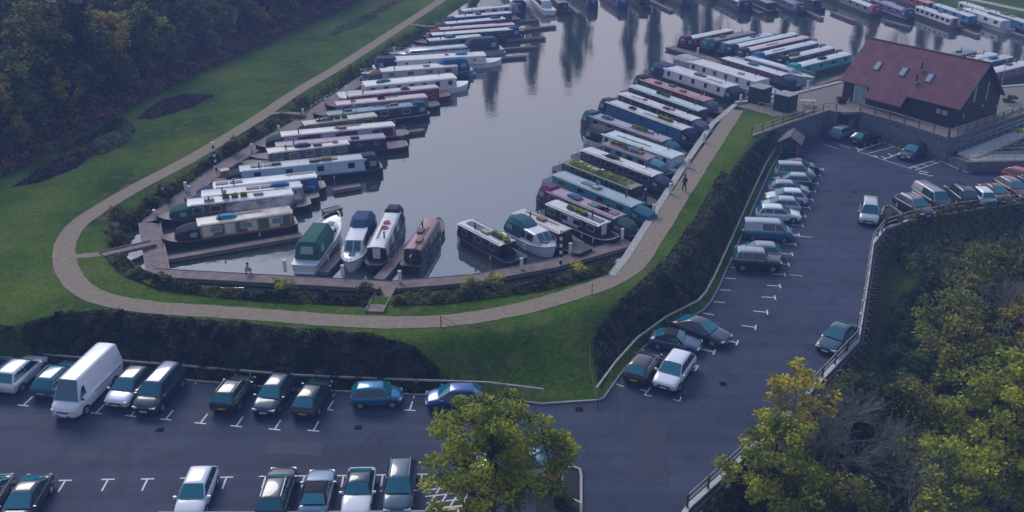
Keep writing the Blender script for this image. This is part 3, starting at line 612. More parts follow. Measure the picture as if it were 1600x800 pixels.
rail_fence(unl([(250,813),(400,813),(540,812),(668,811)], 0), 'low pale rail along the bottom of the car park', .55, [.55], M_rail, M_rail, 2.4, .1, thick=(.12,.1))
structure(strip(EASTL[1:], .02, .34, -.3, .13, 'kerb', mat('white_kerb', (.5,.5,.48), .8, noise=.2, nscale=4)), 'white kerb strip on the timber wall')
isl = unl([(1378,366),(1377,335),(1381,324),(1390,322),(1399,327),(1412,338)], 0); structure(strip(isl, -.07, .07, 0, .13, 'kerb', M_kerb), 'kerb loop of the planted island at the bend')
structure(flat(isl + [un(1415,347), un(1385,358)], .03, 'island_soil', mat('soil', (.035,.03,.022), .95, noise=.4, nscale=3)), 'dark planted island soil')
isl2 = unl([(838,742),(868,732),(896,731),(906,735),(908,745),(908,800),(906,840)], 0); structure(strip(isl2, -.08, .08, 0, .14, 'kerb', M_rail), 'pale kerb of the planter under the big tree')
structure(flat(isl2 + [un(838,840)], .03, 'planter_soil', mat('soil2', (.022,.022,.02), .95, noise=.4, nscale=3)), 'dark soil of the planter under the big tree')
bush(880,790,.7,.9,F_REED,'low green shrub in the planter under the big tree',0); bush(868,762,.6,.8,F_WOOD[2],'brown shrub in the planter under the big tree',0)
tg = empty('sign_post', un(878,775)); MB().tube((0,0,0),(0,0,2.6),.05,.05,8).build('pole', M_white, tg); MB().box(-.25,.25,-.02,.02,2.05,2.55).build('sign_panel', M_white, tg); tag(tg, 'white post standing in the planter beside the big tree', 'post')
rail_fence(unl([(884,783),(908,797)], 0), 'short white hoop rail in the planter', .5, [.5], M_white, M_white, 1.2, .06, thick=(.06,.06))
def wire_fence(pts, z, label):
    rail_fence([Vector((p.x,p.y,hz(p.x,p.y))) for p in catmull(unl(pts, z), 3)], label, .95, [.9,.5], M_post, M_post, 3.2, .07, thick=(.025,.025))
wire_fence([(924,482),(921,520),(923,565),(935,606)], 1.6, 'thin wire fence down the grass slope by the hedge corner')
wire_fence([(690,538),(740,562),(790,592),(835,622)], 1.4, 'thin rail fence between the grass slope and the lower hedge')

# timber crib wall with stepped ends
cw = MB(); Lw = offset_line(EASTL[1:13], -.12); cw_root = tag(empty('timber_wall', (0,0,0)), 'dark timber crib retaining wall with projecting log ends', 'wall')
mb = MB(); mb.loft([[Vector((a.x,a.y,-3.6)), Vector((a.x,a.y,-.05)), Vector((b_.x,b_.y,-.05)), Vector((b_.x,b_.y,-3.6))] for a, b_ in zip(offset_line(Lw,.3), offset_line(Lw,-.15))]); mb.build('wall_face', mat('crib_timber', (.055,.042,.035), .9, noise=.4, nscale=5), cw_root)
M_log = mat('log_end', (.12,.09,.07), .9, noise=.3, nscale=5)
for j in range(1, len(Lw)):
    seg = Lw[j]-Lw[j-1]; n = max(1, int(seg.length/1.1)); d = seg.normalized(); nn = Vector((d.y, -d.x, 0)); lb = MB()
    for i in range(n):
        for lv in range(4):
            p = Lw[j-1].lerp(Lw[j], (i + .25 + .5*(lv % 2))/n); q = p + nn*(.42 + .14*lv); z = -.25 - lv*.55
            lb.bar((p.x, p.y, z), (q.x, q.y, z), .2, .2)
    lb.build('log_ends', M_log, cw_root)

# ------------------------------------------------------------------ pontoons
def deck_run(pts, wd, label, z=DZ, name='pontoon', thick=.32, cat='pontoon', grp=None):
    L = pts if isinstance(pts[0], Vector) else unl(pts, z)
    root = empty(name, L[0]); o = L[0]; tag(root, label, cat, grp)
    M = [p - o for p in L]
    a, b_ = offset_line(M, wd/2), offset_line(M, -wd/2); mb = MB()
    mb.loft([[Vector((p.x,p.y,-.06)), Vector((p.x,p.y,0)), Vector((q.x,q.y,0)), Vector((q.x,q.y,-.06))] for p, q in zip(a, b_)]); mb.build('deck', M_deck, root)
    a, b_ = offset_line(M, wd/2-.06), offset_line(M, -wd/2+.06); mb = MB()
    mb.loft([[Vector((p.x,p.y,-thick)), Vector((p.x,p.y,-.064)), Vector((q.x,q.y,-.064)), Vector((q.x,q.y,-thick))] for p, q in zip(a, b_)]); mb.build('float', mat('pontoon_float', (.20,.18,.18), .8, noise=.2), root)
    mb = MB()
    for side in (wd/2-.05, -wd/2+.05):
        E_ = offset_line(M, side); mb.loft([[Vector((p.x-.04,p.y,.0)), Vector((p.x-.04,p.y,.05)), Vector((p.x+.04,p.y,.05)), Vector((p.x+.04,p.y,.0))] for p in E_])
    mb.build('edge_board', mat('edge_timber', (.27,.22,.20), .8, noise=.2), root)
    return root
lp = unl([(745,12),(690,44),(668,62),(560,128),(470,190),(345,262),(236,348)], DZ)
deck_run(lp, 1.9, 'long main pontoon walkway down the left shore')
cp_ = unl([(232,352),(250,432)], DZ); deck_run([un(233,346,DZ), un(247,424,DZ)], 1.9, 'short cross walkway of the pontoon at the lower left corner')
deck_run([un(238,426,DZ+.004), un(420,436,DZ+.004), un(610,446,DZ+.004)], 1.55, 'near main pontoon walkway left of the gangway', DZ+.004)
deck_run([un(608,446,DZ+.002), un(740,435,DZ+.002), un(860,413,DZ+.002), un(985,378,DZ+.002)], 1.55, 'near main pontoon walkway right of the gangway', DZ+.002)
def gang(a, b_, wd, label):
    A, B = un(*a, PZ+.05), un(*b_, DZ+.06); root = empty('gangway', A); tag(root, label, 'gangway'); d = B-A
    n = Vector((-d.y, d.x, 0)).normalized()*wd/2; u = Vector((0,0,.08)); MB().loft([[p+n+u, p-n+u, p-n-u, p+n-u] for p in (Vector((0,0,0)), d)]).build('deck', M_deck, root)
    for s in (1,-1):
        mb = MB(); mb.bar(n*s*.96+Vector((0,0,.14)), d+n*s*.96+Vector((0,0,.14)), .06, .12); mb.build('side_rail', mat('edge_timber', (.27,.22,.20), .8, noise=.2), root)
gang((160,399), (240,381), 1.1, 'timber footbridge from the path to the pontoon corner')
gang((585,488), (606,449), 1.4, 'timber gangway from the path to the near pontoon')
gang((438,176), (478,182), .9, 'narrow gangway to the middle of the left pontoon')
gang((690,42), (708,40), .9, 'narrow gangway to the top of the left pontoon')
for a, b_, wd, lab in [
    ((262,403),(472,367),.9,'finger pontoon in front of the green and cream narrowboat'), ((505,330),(532,323),.9,'short finger end beside the grey narrowboats'),
    ((520,296),(563,289),.9,'finger pontoon end beside the bright blue narrowboat'), ((628,207),(662,202),.9,'finger pontoon end beyond the maroon narrowboat'),
    ((505,425),(545,385),.8,'finger between the green canopy and blue canopy cruisers'), ((592,436),(668,352),.9,'finger between the two dark narrowboats by the gangway'),
    ((815,425),(790,398),.8,'finger behind the teal canopy cruiser'), ((925,398),(880,362),.8,'finger beside the black and white narrowboat'),
    ((992,362),(962,338),.8,'finger below the teal narrowboat'), ((1200,165),(1150,122),.9,'timber finger between the white widebeam and the green sheds'),
    ((795,48),(868,40),.8,'longest finger end at the top left of the open water'), ((790,62),(852,58),.8,'second finger end at the top left of the open water'),
    ((785,76),(838,72),.8,'third finger end at the top left of the open water'), ((780,90),(822,87),.8,'fourth finger end at the top left of the open water'),
    ((775,36),(840,30),.7,'short finger end nearest the far boats')]:
    deck_run([un(*a, DZ-.01), un(*b_, DZ-.01)], wd, lab, DZ-.01, 'finger_pontoon')
deck_run([un(1045,73,DZ), un(1105,90,DZ), un(1165,118,DZ), un(1225,150,DZ)], 1.5, 'pontoon walkway between the two upper boat groups')
deck_run([un(1255,139,DZ-.01), un(1345,110,DZ-.01)], 1.0, 'pale pontoon finger below the turquoise narrowboat', DZ-.01, 'finger_pontoon')
for i, (a, b_) in enumerate([((870,-8),(905,20)),((1000,-8),(1050,16)),((1135,0),(1190,20)),((1238,8),(1285,28)),((1300,18),(1336,32)),((1385,32),(1422,42)),((1505,45),(1530,55)),((1580,50),(1620,62))]):
    deck_run([un(*a, DZ-.01), un(*b_, DZ-.01)], .8, 'far finger pontoon, %s from the left' % ordw[i], DZ-.01, 'finger_pontoon', grp='far finger pontoons')
# service bollards
def bollard():
    t_ = empty('service_bollard', (0,0,0)); mb = MB(); mb.box(-.13,.13,-.13,.13,0,.95); mb.build('body', M_white, t_, bevel=.02)
    MB().box(-.15,.15,-.15,.15,.953,1.03).build('cap', mat('bollard_cap', (.5,.52,.55), .4), t_, bevel=.03); return t_
b0 = bollard()
BP = [(243,344),(297,306),(291,300),(394,239),(436,210),(474,183),(509,166),(541,146),(571,121),(646,83),(668,62),(616,84),(490,215) ,
      (446,424),(536,432),(625,441),(815,421),(891,397),(972,374),(1021,336),(1047,302),(1076,262),(1100,222),(1157,160),(1210,152),(1262,138),(1090,85)]
for i, (px, py) in enumerate(BP):
    if i == 12: continue
    t_ = b0 if i == 0 else copy_tree(b0); t_.location = un(px, py, DZ if (i < 19 or i == 26) else PZ+.06)
    tag(t_, 'white service bollard, %s from the left along the moorings' % ordw[sorted(x[0] for x in BP).index(px)], 'bollard', 'service bollards on the pontoons')
M_black = mat('black_paint', (.012,.012,.014), .4)
for px, py, lab, hh in [(338,266,'black and white striped post on the left pontoon', 3.0), (876,412,'black and white striped post on the near pontoon', 3.1)]:
    t_ = empty('striped_post', un(px, py, DZ)); tag(t_, lab, 'post')
    for k in range(10): MB().tube((0,0,k*hh/10),(0,0,(k+1)*hh/10-.002),.12,.12,10).build('stripe', M_white if k % 2 else M_black, t_)
# ladder hanging from the near pontoon
ld = empty('pontoon_ladder', un(330,441,DZ-.02)); mb = MB()
for k in range(13): mb.bar((k*.22-.0,-.78,-.35),(k*.22,-.78,-.12), .05,.05)
mb.bar((-.1,-.78,-.1),(2.8,-.78,-.1), .06,.06); mb.bar((-.1,-.78,-.38),(2.8,-.78,-.38), .06,.06); mb.build('rungs', M_steel, ld); tag(ld, 'metal grille hanging on the outer side of the near pontoon', 'ladder')

# ------------------------------------------------------------------ clubhouse
bN = un(1491.7,202,PZ); bL = un(1315,155,PZ); bR_ = un(1571.7,183,PZ)
ux = (bN - bL).normalized(); uy = Vector((-ux.y, ux.x, 0)); BL = (bN-bL).length; BD = (bR_-bN).dot(uy)
if BD < 0: uy = -uy; BD = -BD
bh = empty('clubhouse', bL + Vector((0,0,.02)), math.atan2(ux.y, ux.x)); tag(bh, 'black boarded clubhouse with a purple brown tiled roof above the car park', 'building')
EV, RG = 2.75, 6.95          # eaves and ridge height
def bloc(px, py, plane='front', off=0.0):
    p0, n = (bL + uy*off*-1, uy) if plane == 'front' else (bN + ux*off, ux)
    if plane == 'roof':
        n = Vector((0,0,BD/2)) - uy*(RG-EV); n = (uy*-(RG-EV) + Vector((0,0,BD/2))).normalized(); p0 = bL + Vector((0,0,EV))
    q = ray_plane(px, py, p0, n) - bh.location; return Vector((q.dot(ux), q.dot(uy), q.z))
M_clad = bpy.data.materials.new('black_boarding'); M_clad.use_nodes = True; t = M_clad.node_tree; b = t.nodes['Principled BSDF']; b.inputs['Roughness'].default_value = .6
tc = t.nodes.new('ShaderNodeTexCoord'); wv = t.nodes.new('ShaderNodeTexWave'); wv.bands_direction = 'Z'; wv.inputs['Scale'].default_value = 1.6; t.links.new(tc.outputs['Object'], wv.inputs['Vector'])
r1 = ramp(wv.outputs['Fac'], [(.0, (.006,.006,.008)), (.25, (.018,.017,.02)), (1, (.024,.022,.026))]); t.links.new(r1.outputs[0], b.inputs['Base Color'])
bp = t.nodes.new('ShaderNodeBump'); bp.inputs['Distance'].default_value = .04; bp.inputs['Strength'].default_value = .8; t.links.new(wv.outputs['Fac'], bp.inputs['Height']); t.links.new(bp.outputs[0], b.inputs['Normal'])
M_tile = bpy.data.materials.new('roof_tiles'); M_tile.use_nodes = True; t = M_tile.node_tree; b = t.nodes['Principled BSDF']; b.inputs['Roughness'].default_value = .75
tc = t.nodes.new('ShaderNodeTexCoord'); br = t.nodes.new('ShaderNodeTexBrick'); br.inputs['Scale'].default_value = 1; br.inputs['Brick Width'].default_value = .24; br.inputs['Row Height'].default_value = .2; br.inputs['Mortar Size'].default_value = .012
br.inputs['Color1'].default_value = (.20,.055,.085,1); br.inputs['Color2'].default_value = (.17,.045,.07,1); br.inputs['Mortar'].default_value = (.06,.03,.04,1)
t.links.new(tc.outputs['Object'], br.inputs['Vector']); nn_ = t.nodes.new('ShaderNodeTexNoise'); nn_.inputs['Scale'].default_value = .8; nn_.inputs['Detail'].default_value = 5; t.links.new(tc.outputs['Object'], nn_.inputs['Vector'])
rr = ramp(nn_.outputs[0], [(.35,(.75,.78,.82)),(.65,(1.2,1.12,1.05))]); ml = t.nodes.new('ShaderNodeMixRGB'); ml.blend_type='MULTIPLY'; ml.inputs[0].default_value = 1
t.links.new(br.outputs['Color'], ml.inputs[1]); t.links.new(rr.outputs[0], ml.inputs[2]); t.links.new(ml.outputs[0], b.inputs['Base Color'])
M_glass = mat('dark_glass', (.03,.05,.06), .05, spec=.9); M_glass_l = mat('pale_glass', (.30,.42,.44), .12, spec=.8)
mb = MB(); w_ = BD
mb.box(0, BL, 0, BD, -.3, EV); mb.loft([[Vector((x,0,EV)), Vector((x,BD,EV)), Vector((x,BD/2,RG-.12))] for x in (0, BL)])
mb.build('wall', M_clad, bh)
sl = (RG-EV)/(BD/2); oh = .35
def roof_slab(x0, x1, y0, y1, th=.14, side=1):
    f = lambda y: EV + sl*y + .06
    P = [(x0,y0,f(y0)),(x1,y0,f(y0)),(x1,y1,f(y1)),(x0,y1,f(y1))]
    if side < 0: P = [(x, BD-y, z) for x, y, z in P]
    return P, [(x,y,z-th) for x,y,z in P]
rf = MB()
xa = bloc(1362,142,'front').x; xb = bloc(1419,158,'front').x
for x0, x1, ylow in ((-oh, xa, -oh), (xa, xb, -oh-1.15), (xb, BL+oh, -oh)):
    T_, B_ = roof_slab(x0, x1, ylow, BD/2); rf.loft([B_, T_])
rf.build('roof', M_tile, bh); roof_f = bh.children[-1]
rb = MB(); T_, B_ = roof_slab(-oh, BL+oh, -oh, BD/2, side=-1); rb.loft([B_, T_]); rb.build('roof', M_tile, bh)
rd = MB(); rd.tube((-oh,BD/2,RG+.06),(BL+oh,BD/2,RG+.06),.11,.11,8); rd.build('ridge_tiles', mat('ridge', (.14,.06,.07), .8), bh)
M_barge = mat('bargeboard', (.03,.028,.03), .5)
for x in (-oh-.03, BL+oh+.03):
    for s in (1,-1):
        mb = MB(); y0 = -oh if s > 0 else BD+oh; mb.bar((x, y0, EV-oh*sl-.05), (x, BD/2, RG-.05), .05, .22); mb.build('bargeboard', M_barge, bh)
mb = MB(); mb.tube((-oh,-oh-.06,EV-oh*sl-.02),(xa,-oh-.06,EV-oh*sl-.02),.06); mb.tube((xb,-oh-.06,EV-oh*sl-.02),(BL+oh,-oh-.06,EV-oh*sl-.02),.06); mb.build('gutter', M_barge, bh)
def panel(name, x0, x1, z0, z1, m, frame=None, plane='front', d=.05, bars=0, fm=None):
    mk_ = (lambda a,b_,c,e,f0,f1: MB().box(a,b_,-f1,-f0,c,e)) if plane == 'front' else (lambda a,b_,c,e,f0,f1: MB().box(BL+f0,BL+f1,a,b_,c,e))
    fr = mk_(x0-.07,x1+.07,z0-.07,z1+.07,-.01,d*.6).build(name, fm or M_barge, bh)
    if bars:
        wd = (x1-x0)/bars
        for i in range(bars): mk_(x0+wd*i+.03,x0+wd*(i+1)-.03,z0,z1,d*.6+.002,d).build('pane', m, fr)
    else: mk_(x0,x1,z0,z1,d*.6+.002,d).build('pane', m, fr)
    return fr
a = bloc(1332,164); c_ = bloc(1350,164); panel('glass_door', a.x, c_.x, .05, 2.25, M_glass_l, bars=2, fm=M_white)
a = bloc(1462,179); c_ = bloc(1470,179); e_ = bloc(1480,179)
panel('window', a.x, c_.x-.1, 1.3, 1.85, M_glass_l); panel('window', c_.x+.1, e_.x, 1.3, 1.85, M_glass_l)
dz = bloc(1415,178); panel('door', dz.x-1.9, dz.x-1.0, .02, 2.05, mat('black_door', (.02,.02,.022), .4)); panel('door', dz.x+.2, dz.x+1.1, .02, 2.05, mat('black_door', (.02,.02,.022), .4))
for px in (1401,1408): q = bloc(px,166); MB().box(q.x-.1,q.x+.1,-.22,-.02,1.55,1.85).build('wall_lamp', M_white, bh)
for px, py in ((1516,182),(1562,166)):
    pass
def gy(px, py): q = bloc(px, py, 'gable'); return q.y, q.z
for pa, pb in (((1519,160),(1528,133)),((1538,157),(1547,127))):
    y0, z0 = gy(*pa); y1, z1 = gy(*pb)
    fr = panel('window', min(y0,y1)+.05, max(y0,y1)+.0, z0, z1, M_glass_l, plane='gable')
    MB().box(BL+.052,BL+.058,min(y0,y1)+.05,max(y0,y1),(z0+z1)/2-.05,(z0+z1)/2+.05).build('glazing_bar', M_barge, fr)
for px, py in ((1505,181),(1557,166)): y0, z0 = gy(px, py); panel('window', y0-.22, y0+.22, z0-.25, z0+.25, mat('grey_vent', (.25,.25,.27), .5), plane='gable')
y0, z0 = gy(1534,165); MB().box(BL+.0,BL+.16,y0-.1,y0+.1,z0-.13,z0+.13).build('wall_lamp', M_white, bh, bevel=.03)
def on_roof(px, py): q = bloc(px, py, 'roof'); return q.x, q.y
for px, py in ((1371.5,104),(1411.5,113.5),(1452.5,123)):
    x, y = on_roof(px, py); f = lambda yy: EV + sl*yy + .06
    fr = MB(); n_ = Vector((0,-sl,1)).normalized()
    def slab(x0,x1,y0,y1,o0,o1): return [[Vector((X_,Y_,f(Y_)))+n_*o for X_,Y_ in ((x0,y0),(x1,y0),(x1,y1),(x0,y1))] for o in (o0,o1)]
    fr.loft(slab(x-.42,x+.42,y-.5,y+.5,-.02,.09)); fo = fr.build('skylight', mat('skylight_frame', (.05,.07,.10), .4), bh)
    g_ = MB(); g_.loft(slab(x-.3,x+.3,y-.38,y+.38,.092,.11)); g_.build('pane', M_glass_l, fo)
for px, py in ((1439,112),(1431,131)):
    x, y = on_roof(px, py); z = EV + sl*y
    fo = MB().tube((x,y,z-.1),(x,y,z+1.0),.09,.09,8).tube((x,y,z+1.0),(x,y,z+1.12),.14,.14,8).build('flue', M_black, bh)
    MB().box(x-.25,x+.25,y-.2,y+.2,z-.1,z+.22).build('flashing', mat('lead', (.25,.25,.27), .6), fo)
# retaining walls
M_stone = bpy.data.materials.new('grey_blockwork'); M_stone.use_nodes = True; t = M_stone.node_tree; b = t.nodes['Principled BSDF']; b.inputs['Roughness'].default_value = .85
geo = t.nodes.new('ShaderNodeNewGeometry'); vv = t.nodes.new('ShaderNodeTexVoronoi'); vv.inputs['Scale'].default_value = 3.2; t.links.new(geo.outputs['Position'], vv.inputs['Vector'])
r1 = ramp(vv.outputs['Color'], [(.1,(.105,.13,.16)),(.9,(.165,.20,.24))]); n5 = nz(6,6); r5 = ramp(n5.outputs[0],[(.3,(.7,.7,.7)),(.7,(1.15,1.15,1.15))])
ml = t.nodes.new('ShaderNodeMixRGB'); ml.blend_type='MULTIPLY'; ml.inputs[0].default_value = 1; t.links.new(r1.outputs[0], ml.inputs[1]); t.links.new(r5.outputs[0], ml.inputs[2]); t.links.new(ml.outputs[0], b.inputs['Base Color'])
bp = t.nodes.new('ShaderNodeBump'); bp.inputs['Distance'].default_value = .05; bp.inputs['Strength'].default_value = .7; t.links.new(vv.outputs['Distance'], bp.inputs['Height']); t.links.new(bp.outputs[0], b.inputs['Normal'])
def ret_wall(top, label, base=None, zt=PZ, th=.35, cap=True):
    T_ = top; root = empty('retaining_wall', (T_[0].x, T_[0].y, 0)); o = root.location.copy(); tag(root, label, 'wall')
    A, B = offset_line(T_, -th*.2), offset_line(T_, th)
    MB().loft([[Vector((a.x-o.x,a.y-o.y,-.4)), Vector((a.x-o.x,a.y-o.y,a.z-.0)), Vector((b_.x-o.x,b_.y-o.y,b_.z)), Vector((b_.x-o.x,b_.y-o.y,-.4))] for a, b_ in zip(A, B)]).build('wall_face', M_stone, root)
    if cap:
        A, B = offset_line(T_, -th*.2-.06), offset_line(T_, th+.06)
        MB().loft([[Vector((a.x-o.x,a.y-o.y,a.z+.003)), Vector((a.x-o.x,a.y-o.y,a.z+.09)), Vector((b_.x-o.x,b_.y-o.y,b_.z+.09)), Vector((b_.x-o.x,b_.y-o.y,b_.z+.003))] for a, b_ in zip(A, B)]).build('coping', mat('coping', (.22,.17,.15), .8, noise=.2), root)
    return root
wl = unl([(1176,213),(1235,192),(1294,173),(1308,176)], PZ+.0); ret_wall(wl, 'grey stone retaining wall left of the steps, behind the timber shelter')
wr = unl([(1345,175),(1400,190),(1484,217)], PZ); ret_wall(wr, 'grey stone retaining wall in front of the clubhouse')
wr2 = unl([(1484,217),(1540,198),(1600,178),(1680,150)], PZ); ret_wall(wr2, 'grey stone retaining wall under the clubhouse gable')
rz_ = lambda px, py, z: un(px, py, z)
ret_wall([un(1478,246,.5), un(1496,248,.95), un(1513,254,1.1), un(1600,252,1.1), un(1690,240,1.1)], 'low grey wall under the concrete ramp beside the car park')
flat(unl([(1484,219),(1496,238),(1520,236),(1600,206),(1680,180),(1680,155),(1600,180),(1540,200)], 1.15), 1.15, 'gravel_ledge', mat('slate_chips', (.14,.16,.18), .9, noise=.3, nscale=4), 1.2)['kind'] = 'structure'
def slope_strip(A, B, z0, z1, name, m, label):
    mb = MB(); mb.poly([A[0], A[1], B[1], B[0]]); k = [Vector(p)-Vector((0,0,.25)) for p in (A[0],A[1],B[1],B[0])]
    tp = [Vector(p) for p in (A[0],A[1],B[1],B[0])]
    mb = MB(); mb.loft([k, tp]); return structure(mb.build(name, m), label)
slope_strip((un(1496,239,1.3), un(1640,184,2.3)), (un(1524,247,1.3), un(1640,196,2.3)), 0, 0, 'ramp', M_conc, 'pale concrete upper ramp right of the clubhouse')
slope_strip((un(1498,240,1.22), un(1640,240,1.22)), (un(1520,251,1.22), un(1640,249,1.22)), 0, 0, 'ramp', M_conc, 'pale concrete lower ramp right of the clubhouse')
for a, b_, z0, z1, lab in (((1500,234),(1640,182),1.35,2.35,'thin steel handrail on the far side of the upper ramp'),((1530,246),(1640,203),1.3,2.3,'thin steel handrail on the near side of the upper ramp'),((1545,239),(1640,238),1.25,1.25,'steel handrail along the inside of the lower ramp'),((1512,252),(1640,251),1.2,1.2,'steel handrail along the wall of the lower ramp')):
    rail_fence([un(*a, z0), un(*b_, z1)], lab, 1.0, [.98,.5], M_steel, M_steel, 1.3, .04, name='handrail', thick=(.04,.04))
for k in range(3):
    MBx = empty('planter_sleeper', un(1545,226+7*k-2,1.2)); d = un(1640,222+7*k,1.2)-un(1545,224+7*k,1.2); MB().bar((0,0,0),(d.x,d.y,0),.16,.2).build('sleeper', M_rail, MBx); tag(MBx, 'pale timber sleeper edging a bed between the ramps, %s from the top' % ordw[k], 'sleeper')
def gl(pts, z): return [p + Vector((0,0,0)) for p in unl(pts, z)]
rail_fence([p + Vector((-.05,.35,0)) for p in wl], 'timber rail fence on the wall left of the steps', 1.0, [.45,.9], M_rail, M_dpost, 1.9, .11)
rail_fence([p + Vector((0,.3,.02)) for p in wr], 'timber rail fence on the wall in front of the clubhouse', 1.0, [.45,.9], M_rail, M_dpost, 1.9, .11)
rail_fence([p + Vector((-.1,.3,.02)) for p in wr2], 'timber rail fence on the wall under the gable', 1.0, [.3,.6,.9], M_rail, M_dpost, 1.9, .11)
# steps
st_t = un(1336,168,PZ); st_b = un(1313,207,0); d = st_b - st_t; dh = Vector((d.x,d.y,0)); hl = dh.length; dh.normalize(); nn = Vector((-dh.y, dh.x, 0))
so_ = empty('outdoor_steps', (st_b.x, st_b.y, 0)); tag(so_, 'dark outdoor steps from the car park up to the clubhouse door', 'steps')
mb = MB(); N_ = 15; wst = .95
for i in range(N_):
    z = PZ*(i+1)/N_; a = -dh*(hl*i/N_); b_ = -dh*(hl)
    c0 = Vector((0,0,0)) + a; c1 = -dh*(hl*(i+1)/N_ + .02)
    mb.loft([[c0+nn*wst+Vector((0,0,-.2)), c0-nn*wst+Vector((0,0,-.2)), c0-nn*wst+Vector((0,0,z)), c0+nn*wst+Vector((0,0,z))],[c1+nn*wst+Vector((0,0,-.2)), c1-nn*wst+Vector((0,0,-.2)), c1-nn*wst+Vector((0,0,z)), c1+nn*wst+Vector((0,0,z))]])
mb.build('treads', mat('step_stone', (.12,.12,.125), .8, noise=.2), so_)
for s in (1,-1):
    mb = MB(); a = nn*wst*s; mb.bar(a+Vector((0,0,1.0)), a-dh*hl+Vector((0,0,PZ+1.0)), .06,.06); mb.bar(a+Vector((0,0,.3)), a-dh*hl+Vector((0,0,PZ+.3)), .08,.12)
    for i in range(8): q = a - dh*hl*i/7; mb.bar(q+Vector((0,0,PZ*i/7)), q+Vector((.001,0,PZ*i/7+1.0)), .05,.05)
    mb.build('handrail', M_rail, so_)
gp = empty('balustrade', st_b + Vector((1.1,.5,0))); mb = MB()
for i in range(8): mb.bar((.25*i*.5, .25*i, .25*i*.5), (.25*i*.5+.9, .25*i-.1, .25*i*.5), .05,.05)
mb.bar((0,0,0),(.9,1.9,.95),.06,.06); mb.bar((.9,-.1,0),(1.75,1.75,.95),.06,.06); mb.build('rails', M_white, gp); tag(gp, 'pale barred frame beside the foot of the steps', 'balustrade')

# ------------------------------------------------------------------ sheds, shelter, table, bins
M_green = mat('dark_green_paint', (.010,.035,.030), .5, noise=.15)
def shed(px, py, z, w_, d_, h_, ang, label):
    root = empty('green_shed', un(px, py, z), ang); tag(root, label, 'shed')
    MB().box(-w_/2,w_/2,-d_/2,d_/2,-.1,h_).build('wall', M_green, root)
    MB().box(-w_/2-.06,w_/2+.06,-d_/2-.06,d_/2+.06,h_+.003,h_+.09).build('roof', mat('shed_roof', (.26,.30,.30), .6, noise=.2), root)
    dr = MB().box(-w_*.3,w_*.3,-d_/2-.04,-d_/2-.005,.05,h_-.15).build('door', mat('green_door', (.014,.045,.038), .45), root)
    MB().box(w_*.2,w_*.24,-d_/2-.07,-d_/2-.042,.9,1.05).build('handle', M_steel, dr)
shed(1226,172,PZ,2.0,2.0,2.0,R(42),'dark green shed with a pale flat roof, nearer the clubhouse'); shed(1186,160,PZ,2.0,2.0,2.0,R(42),'dark green shed at the end of the promenade')
rail_fence(unl([(1184,172),(1205,176)], PZ), 'short pale gate between the two green sheds', 1.0, [.98,.5], M_rail, M_rail, .8, .06, name='gate', thick=(.05,.05))
pt = empty('picnic_table', un(1262,166,PZ), R(-5)); tag(pt, 'pale picnic table on the terrace between sheds and clubhouse', 'table'); M_pt = mat('pale_timber', (.42,.36,.32), .8, noise=.15)
MB().box(-.9,.9,-.38,.38,.70,.75).build('table_top', M_pt, pt)
for s in (-1,1):
    MB().box(-.9,.9,s*.72-.13,s*.72+.13,.42,.46).build('bench', M_pt, pt)
    mb = MB(); x = .6*s; mb.bar((x,-.7,.0),(x,-.2,.695),.06,.08); mb.bar((x,.7,.0),(x,.2,.695),.06,.08); mb.bar((x,-.8,.37),(x,.8,.37),.05,.08); mb.build('trestle', M_pt, pt)
tsr = empty('trolley_shelter', un(1233,243,0), R(-112)); tag(tsr, 'timber shelter with a shingled gable roof at the top of the parking row', 'shelter')
M_shin = mat('shingles', (.17,.155,.15), .9, noise=.35, nscale=5)
for sx in (-1,1):
    for sy in (-1,1): MB().box(sx*1.25-.07,sx*1.25+.07,sy*.95-.07,sy*.95+.07,-.05,1.95).build('post', mat('brown_timber', (.26,.16,.10), .8, noise=.2), tsr)
for s in (-1,1):
    mb = MB(); mb.loft([[Vector((x, s*1.35, 1.85)), Vector((x, 0, 2.75)), Vector((x, 0, 2.82)), Vector((x, s*1.35, 1.93))] for x in (-1.65,1.65)]); mb.build('roof', M_shin, tsr)
for x in (-1.3,1.3):
    mb = MB(); mb.loft([[Vector((x+e, -1.2, 1.92)), Vector((x+e, 1.2, 1.92)), Vector((x+e, 0, 2.70))] for e in (-.02,.02)]); mb.build('gable', M_dpost, tsr)
MB().box(-1.3,1.3,.93,.98,.1,1.2).build('side_panel', M_dpost, tsr)
for k in range(2):
    tr = empty('luggage_trolley', un(1229+7*k,247,0), R(40+20*k)); tag(tr, 'dark luggage trolley under the shingled shelter, %s one' % ('left' if k == 0 else 'right'), 'trolley')
    MB().box(-.5,.5,-.3,.3,.3,.62).build('basket', mat('trolley_blue', (.03,.05,.08), .5), tr)
    for sy in (-1,1):
        mb = MB(); mb.tube((.1,sy*.34,.22),(.1,sy*.4,.22),.22,.22,12); mb.build('wheel', M_black, tr)
    MB().bar((-.5,-.25,.6),(-.95,-.25,.95),.03,.03).bar((-.5,.25,.6),(-.95,.25,.95),.03,.03).bar((-.95,-.25,.95),(-.95,.25,.95),.03,.03).build('handle', M_steel, tr)
for k, (px, py) in enumerate(((1598,120),(1598,100))): pass
def lamp(px, py, z, h, label):
    l = empty('lamp_post', un(px, py, z)); MB().tube((0,0,-.1),(0,0,h),.06,.04,8).build('pole', M_steel, l); MB().tube((0,0,h),(0,0,h+.3),.14,.16,8).build('lamp_head', M_white, l); tag(l, label, 'lamp')
lamp(1565,131,PZ,3.2,'pale lamp post behind the clubhouse gable')
gb = empty('yellow_bin', un(352,277,DZ), R(35)); tag(gb, 'yellow grit bin on the pontoon beside the striped post', 'bin')
